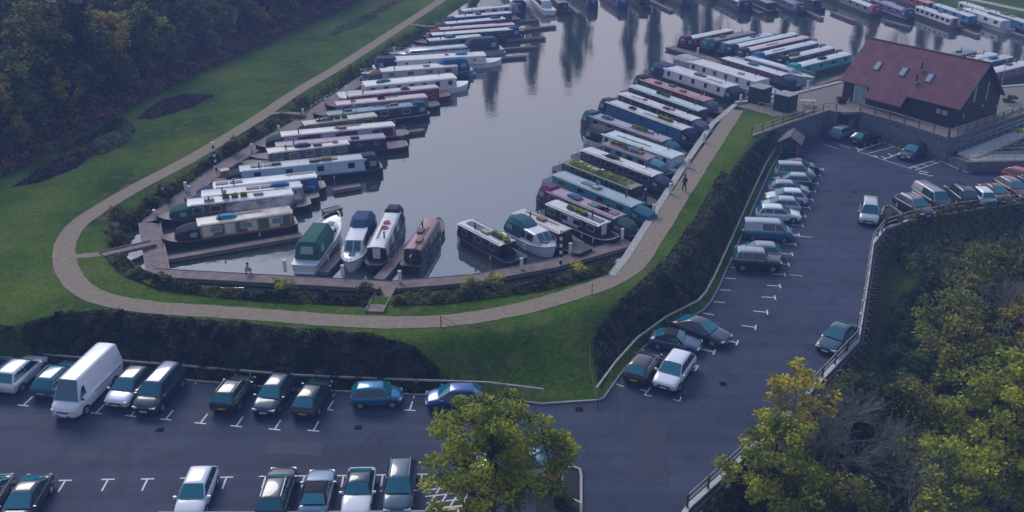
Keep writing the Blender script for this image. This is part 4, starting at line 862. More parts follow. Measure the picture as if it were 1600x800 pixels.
mb = MB(); mb.loft([[Vector((-.45*k_,-.35*k_,z_)), Vector((.45*k_,-.35*k_,z_)), Vector((.45*k_,.35*k_,z_)), Vector((-.45*k_,.35*k_,z_))] for k_, z_ in ((.85,0),(1,.75))]); mb.build('body', mat('yellow_plastic', (.55,.27,.02), .5), gb, bevel=.03)
MB().box(-.48,.48,-.38,.38,.752,.84).build('lid', mat('grey_lid', (.35,.38,.4), .5), gb, bevel=.02)
for k, (px, py, cc, hh, lab) in enumerate(((348,258,(.5,.4,.42),.6,'pale pink bundle behind the yellow bin'),(365,271,(.4,.2,.2),.5,'reddish sack beside the yellow bin'),(357,262,(.35,.5,.6),.4,'light blue bundle behind the yellow bin'))):
    s_ = empty('sack', un(px, py+14, DZ)); cs, rings = None, []
    for i in range(6):
        z_ = hh*i/5; rr_ = .24*(.8+.3*math.sin(i*1.1)) if i < 5 else .06
        rings.append([Vector((rr_*math.cos(a_*.785)*(1+.1*math.sin(a_*2+i)), rr_*math.sin(a_*.785), z_)) for a_ in range(8)])
    MB().loft(rings).build('cloth', mat('sack_%d' % k, cc, .9), s_, smooth=1.2); tag(s_, lab, 'sack')

# ------------------------------------------------------------------ people
def person(px, py, z, heading, pose, top, legs, hair, label, bag=None):
    root = empty('person', un(px, py, z), heading); tag(root, label, 'person')
    if pose == 'walk': J = {'pel':(0,0,.95),'ch':(0.03,0,1.3),'nk':(.05,0,1.5),'hd':(.09,0,1.62),'lk':(.2,.1,.5),'lf':(.14,.1,.06),'rk':(.02,-.1,.5),'rf':(-.25,-.1,.1),'le':(-.1,.24,1.14),'lw':(.08,.27,.95),'re':(.1,-.24,1.14),'rw':(.27,-.25,.98)}
    elif pose == 'lean': J = {'pel':(0,0,.93),'ch':(.16,0,1.25),'nk':(.28,0,1.42),'hd':(.36,0,1.52),'lk':(.12,.1,.5),'lf':(.0,.12,.06),'rk':(-.05,-.1,.5),'rf':(-.28,-.12,.07),'le':(.28,.26,1.1),'lw':(.5,.2,.98),'re':(.3,-.25,1.08),'rw':(.5,-.14,.95)}
    else: J = {'pel':(-.1,0,.28),'ch':(.05,0,.6),'nk':(.14,0,.78),'hd':(.2,0,.9),'lk':(.32,.2,.5),'lf':(.14,.2,.06),'rk':(.32,-.2,.5),'rf':(.14,-.2,.06),'le':(.2,.27,.5),'lw':(.42,.15,.45),'re':(.2,-.27,.5),'rw':(.42,-.12,.4)}
    names = list(J); idx = {k_: i for i, k_ in enumerate(names)}
    V = [J[k_] for k_ in names]; def_r = {'pel':(.15,.12),'ch':(.18,.13),'nk':(.065,.065),'hd':(.105,.12),'lk':(.075,.075),'lf':(.05,.05),'rk':(.075,.075),'rf':(.05,.05),'le':(.05,.05),'lw':(.035,.035),'re':(.05,.05),'rw':(.035,.035)}
    E_ = [('pel','ch'),('ch','nk'),('nk','hd'),('pel','lk'),('lk','lf'),('pel','rk'),('rk','rf'),('ch','le'),('le','lw'),('ch','re'),('re','rw')]
    V2 = V[:]; rad = [def_r[k_] for k_ in names]
    hd = Vector(J['hd']); V2.append(tuple(hd + Vector((.02,0,.11)))); rad.append((.085,.09)); E2 = [(idx[a_], idx[b_]) for a_, b_ in E_] + [(idx['hd'], len(V2)-1)]
    for f_ in ('lf','rf'): V2.append((J[f_][0]+.2, J[f_][1], J[f_][2]-.01)); rad.append((.045,.035)); E2.append((idx[f_], len(V2)-1))
    for h_ in ('lw','rw'):
        wv_ = Vector(J[h_]); d_ = (wv_ - Vector(J['le' if h_ == 'lw' else 're'])).normalized()
        V2.append(tuple(wv_ + d_*.09)); rad.append((.04,.025)); E2.append((idx[h_], len(V2)-1)); pi_ = len(V2)-1
        for fy in (-.03,-.01,.01,.03): V2.append(tuple(wv_ + d_*(.17-abs(fy)) + Vector((0,fy,-.01)))); rad.append((.009,.009)); E2.append((pi_, len(V2)-1))
        V2.append(tuple(wv_ + d_*.07 + Vector((.0,.05 if h_ == 'rw' else -.05,.02)))); rad.append((.01,.01)); E2.append((idx[h_], len(V2)-1))
    me = bpy.data.meshes.new('body'); me.from_pydata(V2, E2, []); o = bpy.data.objects.new('body', me); C.objects.link(o); o.parent = root
    m = o.modifiers.new('skin', 'SKIN'); o.modifiers.new('sub', 'SUBSURF').levels = 1
    for i, r_ in enumerate(rad): me.skin_vertices[0].data[i].radius = r_
    me.skin_vertices[0].data[idx['pel']].use_root = True
    # clothing colours by height in the one body mesh
    pm = bpy.data.materials.new('clothed_body'); pm.use_nodes = True; t_ = pm.node_tree; b_ = t_.nodes['Principled BSDF']; b_.inputs['Roughness'].default_value = .85
    tc_ = t_.nodes.new('ShaderNodeTexCoord'); sp = t_.nodes.new('ShaderNodeSeparateXYZ'); t_.links.new(tc_.outputs['Object'], sp.inputs[0])
    rp = t_.nodes.new('ShaderNodeValToRGB'); rp.color_ramp.interpolation = 'CONSTANT'; dv = t_.nodes.new('ShaderNodeMath'); dv.operation = 'DIVIDE'; dv.inputs[1].default_value = 2
    t_.links.new(sp.outputs[2], dv.inputs[0]); t_.links.new(dv.outputs[0], rp.inputs[0]); e_ = rp.color_ramp.elements
    hip = J['pel'][2]; nk = J['nk'][2]; e_[0].position = 0; e_[0].color = (.02,.02,.022,1); e_[1].position = .05; e_[1].color = (*legs,1)
    for p_, c__ in (((hip+.04)/2 if pose != 'crouch' else .2, top), ((nk+.03)/2, (.42,.25,.19))): q = e_.new(p_); q.color = (*c__,1)
    t_.links.new(rp.outputs[0], b_.inputs['Base Color']); me.materials.append(pm)
    hp = MB(); c0 = hd + Vector((-.03,0,.06)); rings = []
    for i in range(5):
        a_ = i/4*math.pi*.5; rr_ = .125*math.cos(a_) + .004; rings.append([c0 + Vector((rr_*math.cos(k_*.7854), rr_*.92*math.sin(k_*.7854), .13*math.sin(a_))) for k_ in range(8)])
    hp.loft(rings); hp.build('hair', mat('hair_%s' % label[:6], hair, .8), root, smooth=1.4)
    if bag: 
        ch = Vector(J['ch']); MB().box(ch.x-.36,ch.x-.14,-.15,.15,ch.z-.22,ch.z+.16).build('rucksack', mat('rucksack', bag, .8), root, bevel=.05)
person(263,318,DZ,R(-150),'lean',(.035,.05,.12),(.02,.02,.03),(.45,.45,.45),'person in a dark blue jacket leaning forward on the left pontoon',)
person(1069,299,PZ+.03,R(100),'walk',(.02,.02,.025),(.02,.02,.03),(.03,.02,.02),'person in dark clothes with a rucksack walking on the promenade',(.03,.03,.035))
person(387,430,DZ,R(80),'crouch',(.48,.22,.28),(.5,.4,.42),(.02,.02,.03),'person in a pink and red top crouching on the near pontoon')
person(1008,322,DZ,R(150),'walk',(.02,.022,.04),(.02,.02,.03),(.4,.4,.38),'person in dark clothes standing on the bow behind the teal narrowboat')

# ------------------------------------------------------------------ cars
M_tyre = mat('tyre', (.012,.012,.013), .85); M_rim = mat('alloy_rim', (.42,.44,.46), .35, metal=.6); M_trim = mat('black_trim', (.015,.015,.017), .6)
M_cglass = mat('car_glass', (.010,.15,.19), .06, spec=.8); M_sglass = mat('side_glass', (.010,.06,.08), .06, spec=.8)  # teal of the reflected sky is put into the glass colours
M_head = mat('headlight', (.62,.66,.68), .15, spec=.8); M_tail = mat('tail_light', (.35,.012,.012), .25); M_py = mat('yellow_plate', (.62,.45,.03), .5); M_pw = mat('white_plate', (.7,.7,.68), .5)
M_under = mat('underbody', (.008,.008,.009), .9)
CT = {  # L, W, H, belt, ws_base, ws_top, rear_top, rear_base, boot_h, nose_h, sill
 'hatch': (4.1,1.76,1.46,.92,.27,.06,-.33,-.47,.93,.70,.24), 'small': (3.5,1.62,1.50,.93,.30,.14,-.36,-.475,.92,.72,.24),
 'saloon':(4.65,1.80,1.43,.91,.24,.03,-.20,-.38,.98,.68,.22), 'estate':(4.5,1.80,1.48,.93,.25,.05,-.37,-.48,.93,.70,.24),
 'suv':   (4.5,1.88,1.64,1.06,.27,.08,-.34,-.475,1.05,.84,.34), 'mpv':(4.6,1.86,1.82,1.08,.31,.16,-.44,-.485,1.05,.80,.27),
 '4x4':   (4.4,1.86,1.82,1.14,.22,.12,-.42,-.48,1.12,.98,.42), 'coupe':(4.2,1.76,1.34,.88,.17,.02,-.22,-.38,.93,.66,.20),
 'van':   (4.9,1.90,1.86,1.10,.36,.22,-.46,-.49,1.08,.84,.28), 'bigvan':(6.3,2.0,2.65,1.30,.40,.29,-.475,-.492,1.3,1.0,.34)}
def car(kind, px, py, head, col, label, metal=.25, rough=.32, roofcol=None, rails=False, plate=None, z=0, group=None, name='parked_car', soft=None, tint=None, at=None, s=1.0, cat='car'):
    L, W, H, belt, wb, wt_, rt, rb, bh_, nh, sill = CT[kind]; L *= s; hw = W/2
    M = mat('car_paint', col, rough, metal, coat=.8); MR = mat('car_paint', roofcol, .3, .2, coat=.8) if roofcol else M
    root = empty(name, at or un(px, py, z), head); tag(root, label, cat, group)
    # lower body
    def top(x):
        f = x/L
        if f > wb: k = (f-wb)/(.5-wb); return belt - (belt-nh)*(k**1.6) - .02*k
        if f < rb+.01: return bh_ - .16*max(0, (rb - f)/(.5+rb+1e-3))**1.5
        return belt + (bh_-belt)*max(0, min(1, (wb-f)/(wb-rb)))
    st = [(-.5,.80,.14),(-.492,.90,.10),(-.46,.965,.03),(-.40,.99,0),(-.28,1,0),(-.1,1,0),(.08,1,0),(.2,1,0),(.3,.99,0),(.38,.975,0),(.44,.94,.02),(.475,.86,.06),(.493,.74,.10),(.5,.60,.14)]
    fl_ = [wb, rb, wb-.02]; st = sorted(st + [(f_, 1 if f_ < .2 else .99, 0) for f_ in (wb, rb) if all(abs(f_-s_[0]) > .012 for s_ in st)])
    rings = []
    for f, wm, lift in st:
        x = f*L; t_ = top(x); w2 = hw*wm; z0 = sill + lift
        if abs(f) > .49: t_ -= .05
        if abs(f) > .497: t_ -= .10
        half = [(0, t_+.012), (.5*w2, t_+.008), (.8*w2, t_-.012), (.93*w2, t_-.06), (.985*w2, t_-.16), (w2, t_-.34*(t_-z0)), (.985*w2, z0+.28*(t_-z0)), (.95*w2, z0+.04), (.85*w2, z0), (0, z0)]
        rings.append([Vector((x, y, zz)) for y, zz in half] + [Vector((x, -y, zz)) for y, zz in reversed(half[1:-1])])
    MB().loft(rings).build('body', M, root, smooth=.75)
    # greenhouse
    wbt, wtp = hw*.93, hw*.70
    def wid(z_): return wbt + (wtp-wbt)*max(0, min(1, (z_-belt)/(H-belt)))
    prof = [(wb, belt-.02), (wb-(wb-wt_)*.5, belt+(H-belt)*.53), (wt_, H-.05), (wt_-.05, H-.012), ((wt_+rt)/2, H), (rt+.05, H-.02), (rt, H-.07), (rt-(rt-rb)*.5, belt+(H-belt)*.5), (rb, bh_-.02)]
    def topring(f, zt):
        x = f*L; w2 = wid(zt); w1 = wbt; r_ = min(.07, max(0, (zt-belt)*.3)); zb = belt-.06
        half = [(0, zt+.018), (.6*w2, zt+.006), (w2-.05, zt-.02), (w2, zt-r_-.01), (w1, zb), (0, zb)]
        return [Vector((x, y, zz)) for y, zz in half] + [Vector((x, -y, zz)) for y, zz in reversed(half[1:-1])]
    MB().loft([topring(f, zt) for f, zt in prof]).build('roof', MR if not soft else mat('canvas_hood', soft, .9), root, smooth=.8)
    # glass
    gm_ = mat('car_glass', tint, .06, spec=.8) if tint else M_cglass
    def slope(fa, za, fb, zb, wa, wb2, off, name, m):
        a = Vector((fa*L,0,za)); b_ = Vector((fb*L,0,zb)); dd = (b_-a).normalized(); n_ = Vector((-dd.z,0,dd.x)); n_ = n_ if n_.z > 0 else -n_
        if abs(n_.z) < .2 : n_ = n_ if (n_.x > 0) == (fa > 0) else -n_
        P = []
        for k_ in (0, .5, 1):
            p_ = a.lerp(b_, k_) + n_*off; w3 = wa + (wb2-wa)*k_
            P.append([p_ + Vector((0, w3*u_, 0)) + n_*(.03*(1-u_*u_)) for u_ in (-1,-.5,0,.5,1)])
        MB().loft(P, closed=False, caps=False).build(name, m, root, smooth=1)
    dz_ = H-belt
    slope(wb-.006, belt+.03, wt_+.006, H-.07, wid(belt)*.93, wid(H)*.93, .030, 'windscreen', gm_)
    if kind not in ('bigvan',): slope(rb+.004, bh_+.05, rt-.002, H-.11, wid(belt)*.88, wid(H)*.90, .036, 'rear_window', gm_)
    for sgn in (1,-1):
        def sidepane(f0b, f1b, f0t, f1t, z0_, z1_, name='side_window'):
            P = []
            for f_, z_ in ((f0b,z0_),(f1b,z0_),(f1t,z1_),(f0t,z1_)): P.append(Vector((f_*L, sgn*(wid(z_)+.014), z_)))
            if sgn < 0: P.reverse()
            MB().poly(P).build(name, M_sglass, root)
        z0_, z1_ = belt+.035, H-.13; g = lambda fb, ft, z_: fb + (ft-fb)*(z_-belt)/dz_
        A0, A1 = g(wb,wt_,z0_)-.03, g(wb,wt_,z1_)-.022; B0, B1 = g(rb,rt,z0_)+.035, g(rb,rt,z1_)+.03
        if kind == 'bigvan': sidepane(.24, A0, .24, A1, z0_+.1, belt+.62*dz_*.9)
        elif kind == 'van': mid_ = .12; sidepane(mid_+.01, A0, mid_+.01, A1, z0_, z1_); sidepane(-.12, mid_-.01, -.12, mid_-.01, z0_, z1_)
        else:
            mid_ = (wt_+rt)/2 + .02; sidepane(mid_+.008, A0, mid_+.008, A1, z0_, z1_)
            if kind in ('estate','suv','mpv','4x4'):
                q_ = (mid_*.38 + B0*.62); sidepane(q_+.008, mid_-.008, q_+.008, mid_-.008, z0_, z1_); sidepane(B0, q_-.008, B1, q_-.008, z0_, z1_)
            else: sidepane(B0, mid_-.008, B1, mid_-.008, z0_, z1_)
        if rails: MB().tube((wt_*L-.1, sgn*wtp*.93, H+.04),(rt*L+.1, sgn*wtp*.93, H+.04), .022, .022, 6).build('roof_rail', M_steel, root)
        # mirror
        MB().box(-.07,.07,-.1,.1,-.07,.07).build('door_mirror', M if kind != 'bigvan' else M_trim, root, bevel=.025, loc=(wb*L-.22, sgn*(hw+.10), belt+.02 + (.12 if kind == 'bigvan' else 0)))
        # sill, arches, wheels
        wr = .32 if kind not in ('4x4','bigvan','suv') else .36
        for wf in (.315, -.30 if kind != 'bigvan' else -.27):
            x = wf*L
            MB().tube((x, sgn*(hw*.72), wr),(x, sgn*(hw+.004), wr+.02), wr+.055, wr+.055, 18).build('wheel_arch', M_trim, root)
            wo = MB().tube((x, sgn*(hw*.70), wr),(x, sgn*(hw+.022), wr), wr, wr, 18).build('wheel', M_tyre, root, smooth=.6)
            rm = MB(); rm.tube((x, sgn*(hw+.0), wr),(x, sgn*(hw+.030), wr), wr*.66, wr*.58, 12); rm.build('rim', M_rim, wo)
        # lights
        hy = hw*.66; MB().box(-.16,.16,-.20,.20,-.07,.07).build('headlight', M_head, root, bevel=.04, loc=(.5*L-.17, sgn*hy, nh-.09))
        tz = bh_-.14 if kind not in ('4x4','mpv','van','bigvan') else bh_-.12; MB().box(-.06,.06,-.12,.12,-.08,.08 if kind != 'estate' else .14).build('tail_light', M_tail, root, bevel=.02, loc=(-.5*L+.12, sgn*hw*.72, tz-.08))
    MB().box(-.03,.014,-.42,.42,-.05,.06).build('grille', M_trim, root, loc=(.5*L-.008, 0, nh-.20)); MB().box(-.06,.02,-.55,.55,-.06,.05).build('lower_intake', M_trim, root, loc=(.5*L-.02, 0, sill+.20))
    MB().box(-.02,.015,-.26,.26,-.055,.055).build('number_plate', M_pw, root, loc=(.5*L+.008, 0, sill+.20))
    MB().box(-.015,.02,-.26,.26,-.055,.055).build('number_plate', M_py, root, loc=(-.5*L-.008, 0, bh_-.38))
    MB().box(-.44*L,.44*L,-hw*.9,hw*.9,.18,sill+.06).build('underbody', M_under, root)
    if kind == 'bigvan':
        MB().box(-.42*L,.12*L,-hw*.99-.012,hw*.99+.012,1.02,1.08).build('rubbing_strip', M_trim, root)
    return root
H1 = math.atan2(-r1v.y, -r1v.x)        # nose towards the viewer in the upper-left row
H1r = H1 + math.pi
def P1(px, py, back): q = un(px, py) + r1v*back; return q      # centre from the near-end ground point
WHITE=(.78,.79,.80); SILV=(.36,.38,.40); DGREY=(.035,.04,.05); BLACK=(.010,.011,.014); NAVY=(.012,.028,.06); TEALB=(.005,.12,.22); BLUE=(.006,.05,.20)
GRP = 'cars parked in the lower rows'; GR2 = 'cars parked beside the access road'; GR3 = 'cars parked near the clubhouse'
car('hatch',0,0,H1r,SILV,'silver car at the far left end of the upper row, cut by the frame edge',at=P1(-104,612,2.3),group=GRP)
car('hatch',0,0,H1r,(.40,.47,.52),'pale blue silver car second from the left end of the upper row',at=P1(-46,617,2.3),group=GRP)
car('suv',0,0,H1r,WHITE,'white hatchback seen from behind beside the small blue estate',at=P1(5,622,2.2),group=GRP,s=.95)
car('estate',0,0,H1r,TEALB,'blue estate with roof rails parked left of the big white van',rails=True,at=P1(65,628,2.2),group=GRP,s=.92)
car('bigvan',0,0,H1,(.82,.83,.84),'long white high roofed panel van',metal=0,rough=.35,at=P1(100,662,3.2),group=GRP,name='panel_van',cat='van')
car('suv',0,0,H1,WHITE,'white crossover with a dark roof to the right of the long van',roofcol=(.04,.05,.07),at=P1(181,645,2.15),group=GRP,s=.92)
car('mpv',0,0,H1,(.02,.035,.045),'dark people carrier with a blue reflection coloured into its roof beside the white crossover',roofcol=(.03,.05,.14),at=P1(226,652,2.3),group=GRP,s=1.02)  # roofcol holds the roof's blue reflection as paint
car('estate',0,0,H1r,(.012,.03,.032),'very dark estate seen from behind with roof rails, right of two empty bays',rails=True,at=P1(347,651,2.1),group=GRP,s=.9)
car('estate',0,0,H1,(.016,.035,.055),'dark teal estate facing the camera between two dark cars',at=P1(411,655,2.1),group=GRP,s=.9)
car('hatch',0,0,H1r,(.02,.03,.045),'dark hatchback with a yellow plate, rightmost of the close dark trio',at=P1(473,658,2.05),group=GRP)
car('small',590,633,R(3),(.008,.16,.30),'turquoise blue small hatchback parked side on under the rail',at=un(589,629),group=GRP)
car('hatch',710,638,R(183),(.006,.07,.24),'royal blue hatchback parked side on facing left',at=un(710,632),group=GRP,s=.95)
car('estate',785,745,R(178),(.22,.36,.42),'silver blue car half hidden behind the big yellow green tree',at=un(800,738),group=GRP)
H2 = math.atan2(-r2d.y, -r2d.x)*1; H2 = math.atan2(r2d.y, r2d.x)   # r2d points to the viewer
def P2(px, py, fwd): return un(px, py) + r2d*fwd
car('saloon',0,0,H2,(.18,.20,.23),'dark silver saloon cut off in the lower left corner',at=P2(10,752,2.55),group=GRP)
car('saloon',0,0,H2,(.03,.04,.055),'nearly black saloon second from the left in the bottom row',at=P2(71,751,2.65),group=GRP)
car('hatch',0,0,H2,WHITE,'white hatchback alone in the middle of the bottom row',at=P2(323,747,2.0),group=GRP,metal=0,s=1.02)
car('estate',0,0,H2+math.pi,(.035,.04,.055),'dark estate with silver roof rails facing away in the bottom row',roofcol=(.02,.03,.05),rails=True,at=P2(445,744,2.2),group=GRP)
car('coupe',0,0,H2+math.pi,(.15,.24,.34),'pale blue convertible with a black hood in the bottom row',soft=(.018,.02,.024),at=P2(506,743,2.3),group=GRP)
car('coupe',0,0,H2,WHITE,'white coupe with a dark glass roof in the bottom row',roofcol=(.02,.025,.03),at=P2(568,743,2.2),group=GRP,metal=0)
car('estate',0,0,H2,(.05,.09,.12),'dark silver estate rightmost in the bottom row',at=P2(629,741,1.9),group=GRP,rails=True)
# beside the road
def lerp(a, b_, t_): return a + (b_-a)*t_
Ms = [(1226.6,429),(1232.5,413),(1238,397),(1243,382),(1248.5,367),(1254.5,352.4),(1259,338),(1265,324.5),(1269.5,311.6),(1274,299),(1278,286.4),(1282,274),(1286,264.5)]
rdir = Vector((1,-.13,0)).normalized(); HR = math.atan2(rdir.y, rdir.x)
def bay(i, kind_in, col, label, kind='hatch', dx=0, **k):
    a = un(*Ms[i]); b_ = un(*Ms[i+1]); q = (a+b_)/2 - rdir*(2.55-dx); car(kind,0,0,HR if kind_in == 'out' else HR+math.pi,col,label,at=q,group=GR2,**k)
bay(0,'out',(.014,.018,.024),'black off roader with a pale roof, nearest in the roadside row',kind='4x4',roofcol=(.34,.35,.37),s=.95,dx=-.1,metal=0,rough=.5)
bay(1,'in',(.30,.32,.34),'silver hatchback half hidden behind the black off roader',dx=-.35)
bay(3,'out',(.010,.19,.30),'teal blue van with a silver roof in the roadside row',kind='van',roofcol=(.42,.44,.46),dx=-.25,s=.96,cat='van')
bay(5,'out',WHITE,'white saloon directly beyond the teal van',kind='estate',metal=.05,dx=.0,s=.95)
bay(6,'in',(.42,.44,.46),'silver hatchback with red tail lights between two pale cars',dx=-.15,s=.92)
bay(7,'in',WHITE,'white hatchback third beyond the teal van',dx=.0,metal=.05)
bay(8,'out',(.30,.32,.36),'grey hatchback with a blue tinge fourth beyond the teal van',dx=-.05)
bay(9,'in',(.04,.05,.07),'dark hatchback with a pale roof fifth beyond the teal van',roofcol=(.40,.42,.44),dx=.0,s=.95)
bay(10,'out',(.38,.40,.43),'silver hatchback sixth beyond the teal van',kind='mpv',dx=-.1,s=.9)
bay(11,'out',(.010,.012,.016),'black hatchback in front of the shingled shelter',kind='saloon',dx=.1,s=.92)
def car2(kind, a, b_, col, label, grp=GR2, **k):   # a = rear ground px, b_ = front ground px
    A, B = un(*a), un(*b_); d_ = B-A; car(kind,0,0,math.atan2(d_.y,d_.x),col,label,at=(A+B)/2,group=grp,**k)
car2('saloon',(1056,512),(1134,540),(.035,.05,.065),'dark grey saloon at the bend of the roadside row',s=1.0,rough=.25)
car2('coupe',(1022,537),(1088,549),(.06,.10,.15),'dark blue convertible with a black soft top at the bend',soft=(.012,.012,.014),s=.92)
car2('hatch',(992,600),(1016,566),(.02,.02,.024),'black hatchback with a reddish sheen coloured into its roof seen from behind',roofcol=(.07,.05,.05),rails=False)  # roof sheen is painted in as a reddish roofcol
car2('suv',(1066,572),(1038,612),(.82,.83,.84),'white crossover with black trim facing the camera beside the black hatchback',metal=0)
car2('mpv',(1357,330),(1356,355),(.50,.52,.52),'pale silver hatchback driving down the access road',grp='cars on the access road',name='moving_car',s=.9)
car2('saloon',(1322,520),(1290,553),(.04,.08,.10),'dark teal saloon driving beside the timber fence',grp='cars on the access road',name='moving_car',tint=(.01,.12,.15))
car2('small',(1300,220),(1330,209),(.20,.28,.30),'pale green grey hatchback nearest the steps',grp=GR3,roofcol=(.35,.37,.38),s=1.05)
car2('hatch',(1334,228),(1370,218),(.012,.015,.02),'black hatchback beside the pale green grey one',grp=GR3)
car2('estate',(1447,236),(1404,254),(.02,.04,.055),'dark blue car alone in the hatched disabled bays',grp=GR3)
car2('suv',(1411,323),(1442,341),(.02,.022,.028),'dark off roader leftmost in the fence side row',grp=GR3,roofcol=(.2,.16,.18),rails=True)
car2('van',(1436,308),(1472,331),(.018,.025,.035),'dark van with a pale roof second in the fence side row',grp=GR3,roofcol=(.30,.28,.30),name='parked_van',cat='van')
car2('4x4',(1508,322),(1488,306),(.02,.03,.035),'dark green off roader third in the fence side row',grp=GR3,s=.92)
car2('small',(1541,322),(1522,306),WHITE,'small white hatchback in the fence side row',grp=GR3,metal=.05)
car2('saloon',(1538,300),(1570,320),(.14,.028,.035),'dark red saloon facing the fence beside the small white car',grp=GR3)
car2('estate',(1565,293),(1598,312),(.12,.015,.02),'wine red estate right of the dark red saloon',grp=GR3,roofcol=(.12,.08,.09))
car2('hatch',(1578,279),(1612,291),(.36,.018,.02),'bright red hatchback at the right frame edge',grp=GR3)
car2('saloon',(1600,287),(1632,303),(.06,.06,.07),'dark grey car cut off by the right frame edge',grp=GR3)

# ------------------------------------------------------------------ boats
M_bwin = mat('boat_window', (.02,.03,.035), .08, spec=.8); M_brass = mat('window_frame', (.48,.44,.36), .35, metal=.3); M_rope = mat('rope', (.35,.32,.27), .9)
M_hullblk = mat('black_hull', (.010,.010,.012), .45); M_fend = mat('fender', (.02,.02,.022), .7)
def boat_paint(c):
    c = tuple(min(.8, v*1.3) if min(c) > .3 else v*1.15 for v in c)
    return mat('boat_paint', c, .42, noise=.12, nscale=1.5)
def canvas(c): return mat('canvas', c, .85, noise=.15, nscale=3)
def narrowboat(root, L, W, o, far=False):
    """x forward to the bow, z=0 at the waterline"""
    hull_m = boat_paint(o.get('hull', (.012,.012,.014))) ; cab_m = boat_paint(o['cab']); roof_m = boat_paint(o.get('roof', (.42,.42,.40))); hw = W/2
    gz = .62
    st = [(-.5,.62,.72),(-.485,.85,.70),(-.45,.97,.66),(-.4,1,.63),(0,1,.60),(.33,1,.62),(.40,.9,.68),(.45,.66,.76),(.485,.34,.86),(.5,.06,.95)]
    rings = [[Vector((f*L, w_*hw, z_)), Vector((f*L, w_*hw*.97, z_*.5)), Vector((f*L - (.25 if f > .44 else 0), w_*hw*.93, -.25)), Vector((f*L - (.25 if f > .44 else 0), -w_*hw*.93, -.25)), Vector((f*L, -w_*hw*.97, z_*.5)), Vector((f*L, -w_*hw, z_))] for f, w_, z_ in st]
    MB().loft(rings).build('hull', hull_m, root, smooth=.6)
    mb = MB()
    for s in (1,-1):
        P = [Vector((f*L, s*w_*hw*1.0, z_-.02)) for f, w_, z_ in st]
        for a, b_ in zip(P[:-1], P[1:]): mb.bar(a, b_, .05, .07)
    mb.build('gunwale', boat_paint(o.get('trim', (.10,.10,.11))), root)
    ca = -.5*L + o.get('aft', 1.7); cf = .5*L - o.get('fore', 2.9); hc = o.get('h', 1.08); tw = hw*.80; bw = hw*.90
    rise = .09
    # cabin sides and roof
    mb = MB(); mb.loft([[Vector((x, bw, gz)), Vector((x, tw, gz+hc)), Vector((x, -tw, gz+hc)), Vector((x, -bw, gz))] for x in (ca, cf)])
    mb.build('cabin', cab_m, root)
    rr_ = []
    for x in (ca-.08, cf+.12):
        rr_.append([Vector((x, tw*1.04*math.sin(a), gz+hc+.005 + rise*(math.cos(a*1.2)) )) for a in [k_*math.pi/2/4 for k_ in range(-4,5)]] + [Vector((x, -tw*1.0, gz+hc-.03))][:0])
    top_ = [[*r_, Vector((r_[0].x, tw*1.03, gz+hc-.035)), Vector((r_[0].x, -tw*1.03, gz+hc-.035))] for r_ in rr_]
    MB().loft(top_).build('roof', roof_m, root)
    if not far:
        mb = MB()
        for s in (1,-1): mb.tube((ca+.1, s*tw*.9, gz+hc+.07),(cf-.1, s*tw*.9, gz+hc+.07), .022, .022, 5)
        mb.build('handrail', boat_paint(o.get('rail', o['cab'])), root)
    def side(x0, x1, z0, z1, off, s):
        k_ = (bw-tw)/hc; P = [Vector((x, s*(bw - (z_-gz)*k_ + off), z_)) for x, z_ in ((x0,z0),(x1,z0),(x1,z1),(x0,z1))]
        if s < 0: P.reverse()
        return P
    for s in (1,-1):
        if o.get('panel'):
            n_ = o.get('npan', 2); ln = (cf-ca-.3)/n_
            for i in range(n_): MB().poly(side(ca+.15+ln*i+.06, ca+.15+ln*(i+1)-.06, gz+.12, gz+hc-.12, .006, s)).build('side_panel', boat_paint(o['panel'] if not isinstance(o['panel'], list) else o['panel'][i % len(o['panel'])]), root)
        n_ = o.get('nwin', 5 if not far else 4); sp_ = (cf-ca)/(n_+.0)
        for i in range(n_):
            x = ca + sp_*(i+.5); ww = o.get('ww', .45)
            if o.get('port'):
                c_ = Vector((x, s*(bw-(hc*.55)*(bw-tw)/hc), gz+hc*.58)); nv = Vector((0, s, (bw-tw)/hc)).normalized(); u_ = Vector((1,0,0)); v_ = nv.cross(u_)
                fr = MB().poly([c_+nv*.012+(u_*math.cos(a*.524)+v_*math.sin(a*.524))*.21 for a in range(12)]).build('porthole', M_brass, root)
                MB().poly([c_+nv*.018+(u_*math.cos(a*.524)+v_*math.sin(a*.524))*.15 for a in range(12)]).build('pane', M_bwin, fr)
            else:
                fr = MB().poly(side(x-ww-.05, x+ww+.05, gz+hc*.34, gz+hc*.84, .012, s)).build('window', boat_paint(o['frame']) if o.get('frame') else M_brass, root)
                MB().poly(side(x-ww, x+ww, gz+hc*.34+.05, gz+hc*.84-.05, .018, s)).build('pane', M_bwin if not o.get('blind') else boat_paint(o['blind']), fr)
    # cabin front doors
    MB().box(cf+.002, cf+.03, -.32, .32, gz+.05, gz+hc-.12).build('bow_door', boat_paint(o.get('door', o['cab'])), root)
    MB().box(cf, .5*L-.6, -hw*.5, hw*.5, gz-.06, gz+.0).build('well_deck', mat('deck_board', (.16,.13,.11), .85, noise=.2), root)
    if o.get('cratch'):
        cm = canvas(o['cratch']); lf = o.get('clen', 1.6); 
        mb = MB(); rings = []
        for x, wd, zt in ((cf-.05, .92, gz+hc+.06), (cf+lf*.6, .86, gz+hc-.05), (cf+lf, .62, gz+hc*.72), (cf+lf+.25, .45, gz+.1)):
            w2 = hw*wd; rings.append([Vector((x, w2, gz+.02)), Vector((x, w2*.86, gz+(zt-gz)*.75)), Vector((x, w2*.2, zt)), Vector((x, -w2*.2, zt)), Vector((x, -w2*.86, gz+(zt-gz)*.75)), Vector((x, -w2, gz+.02))])
        co_ = mb.loft(rings).build('cratch_cover', cm, root, smooth=.5)
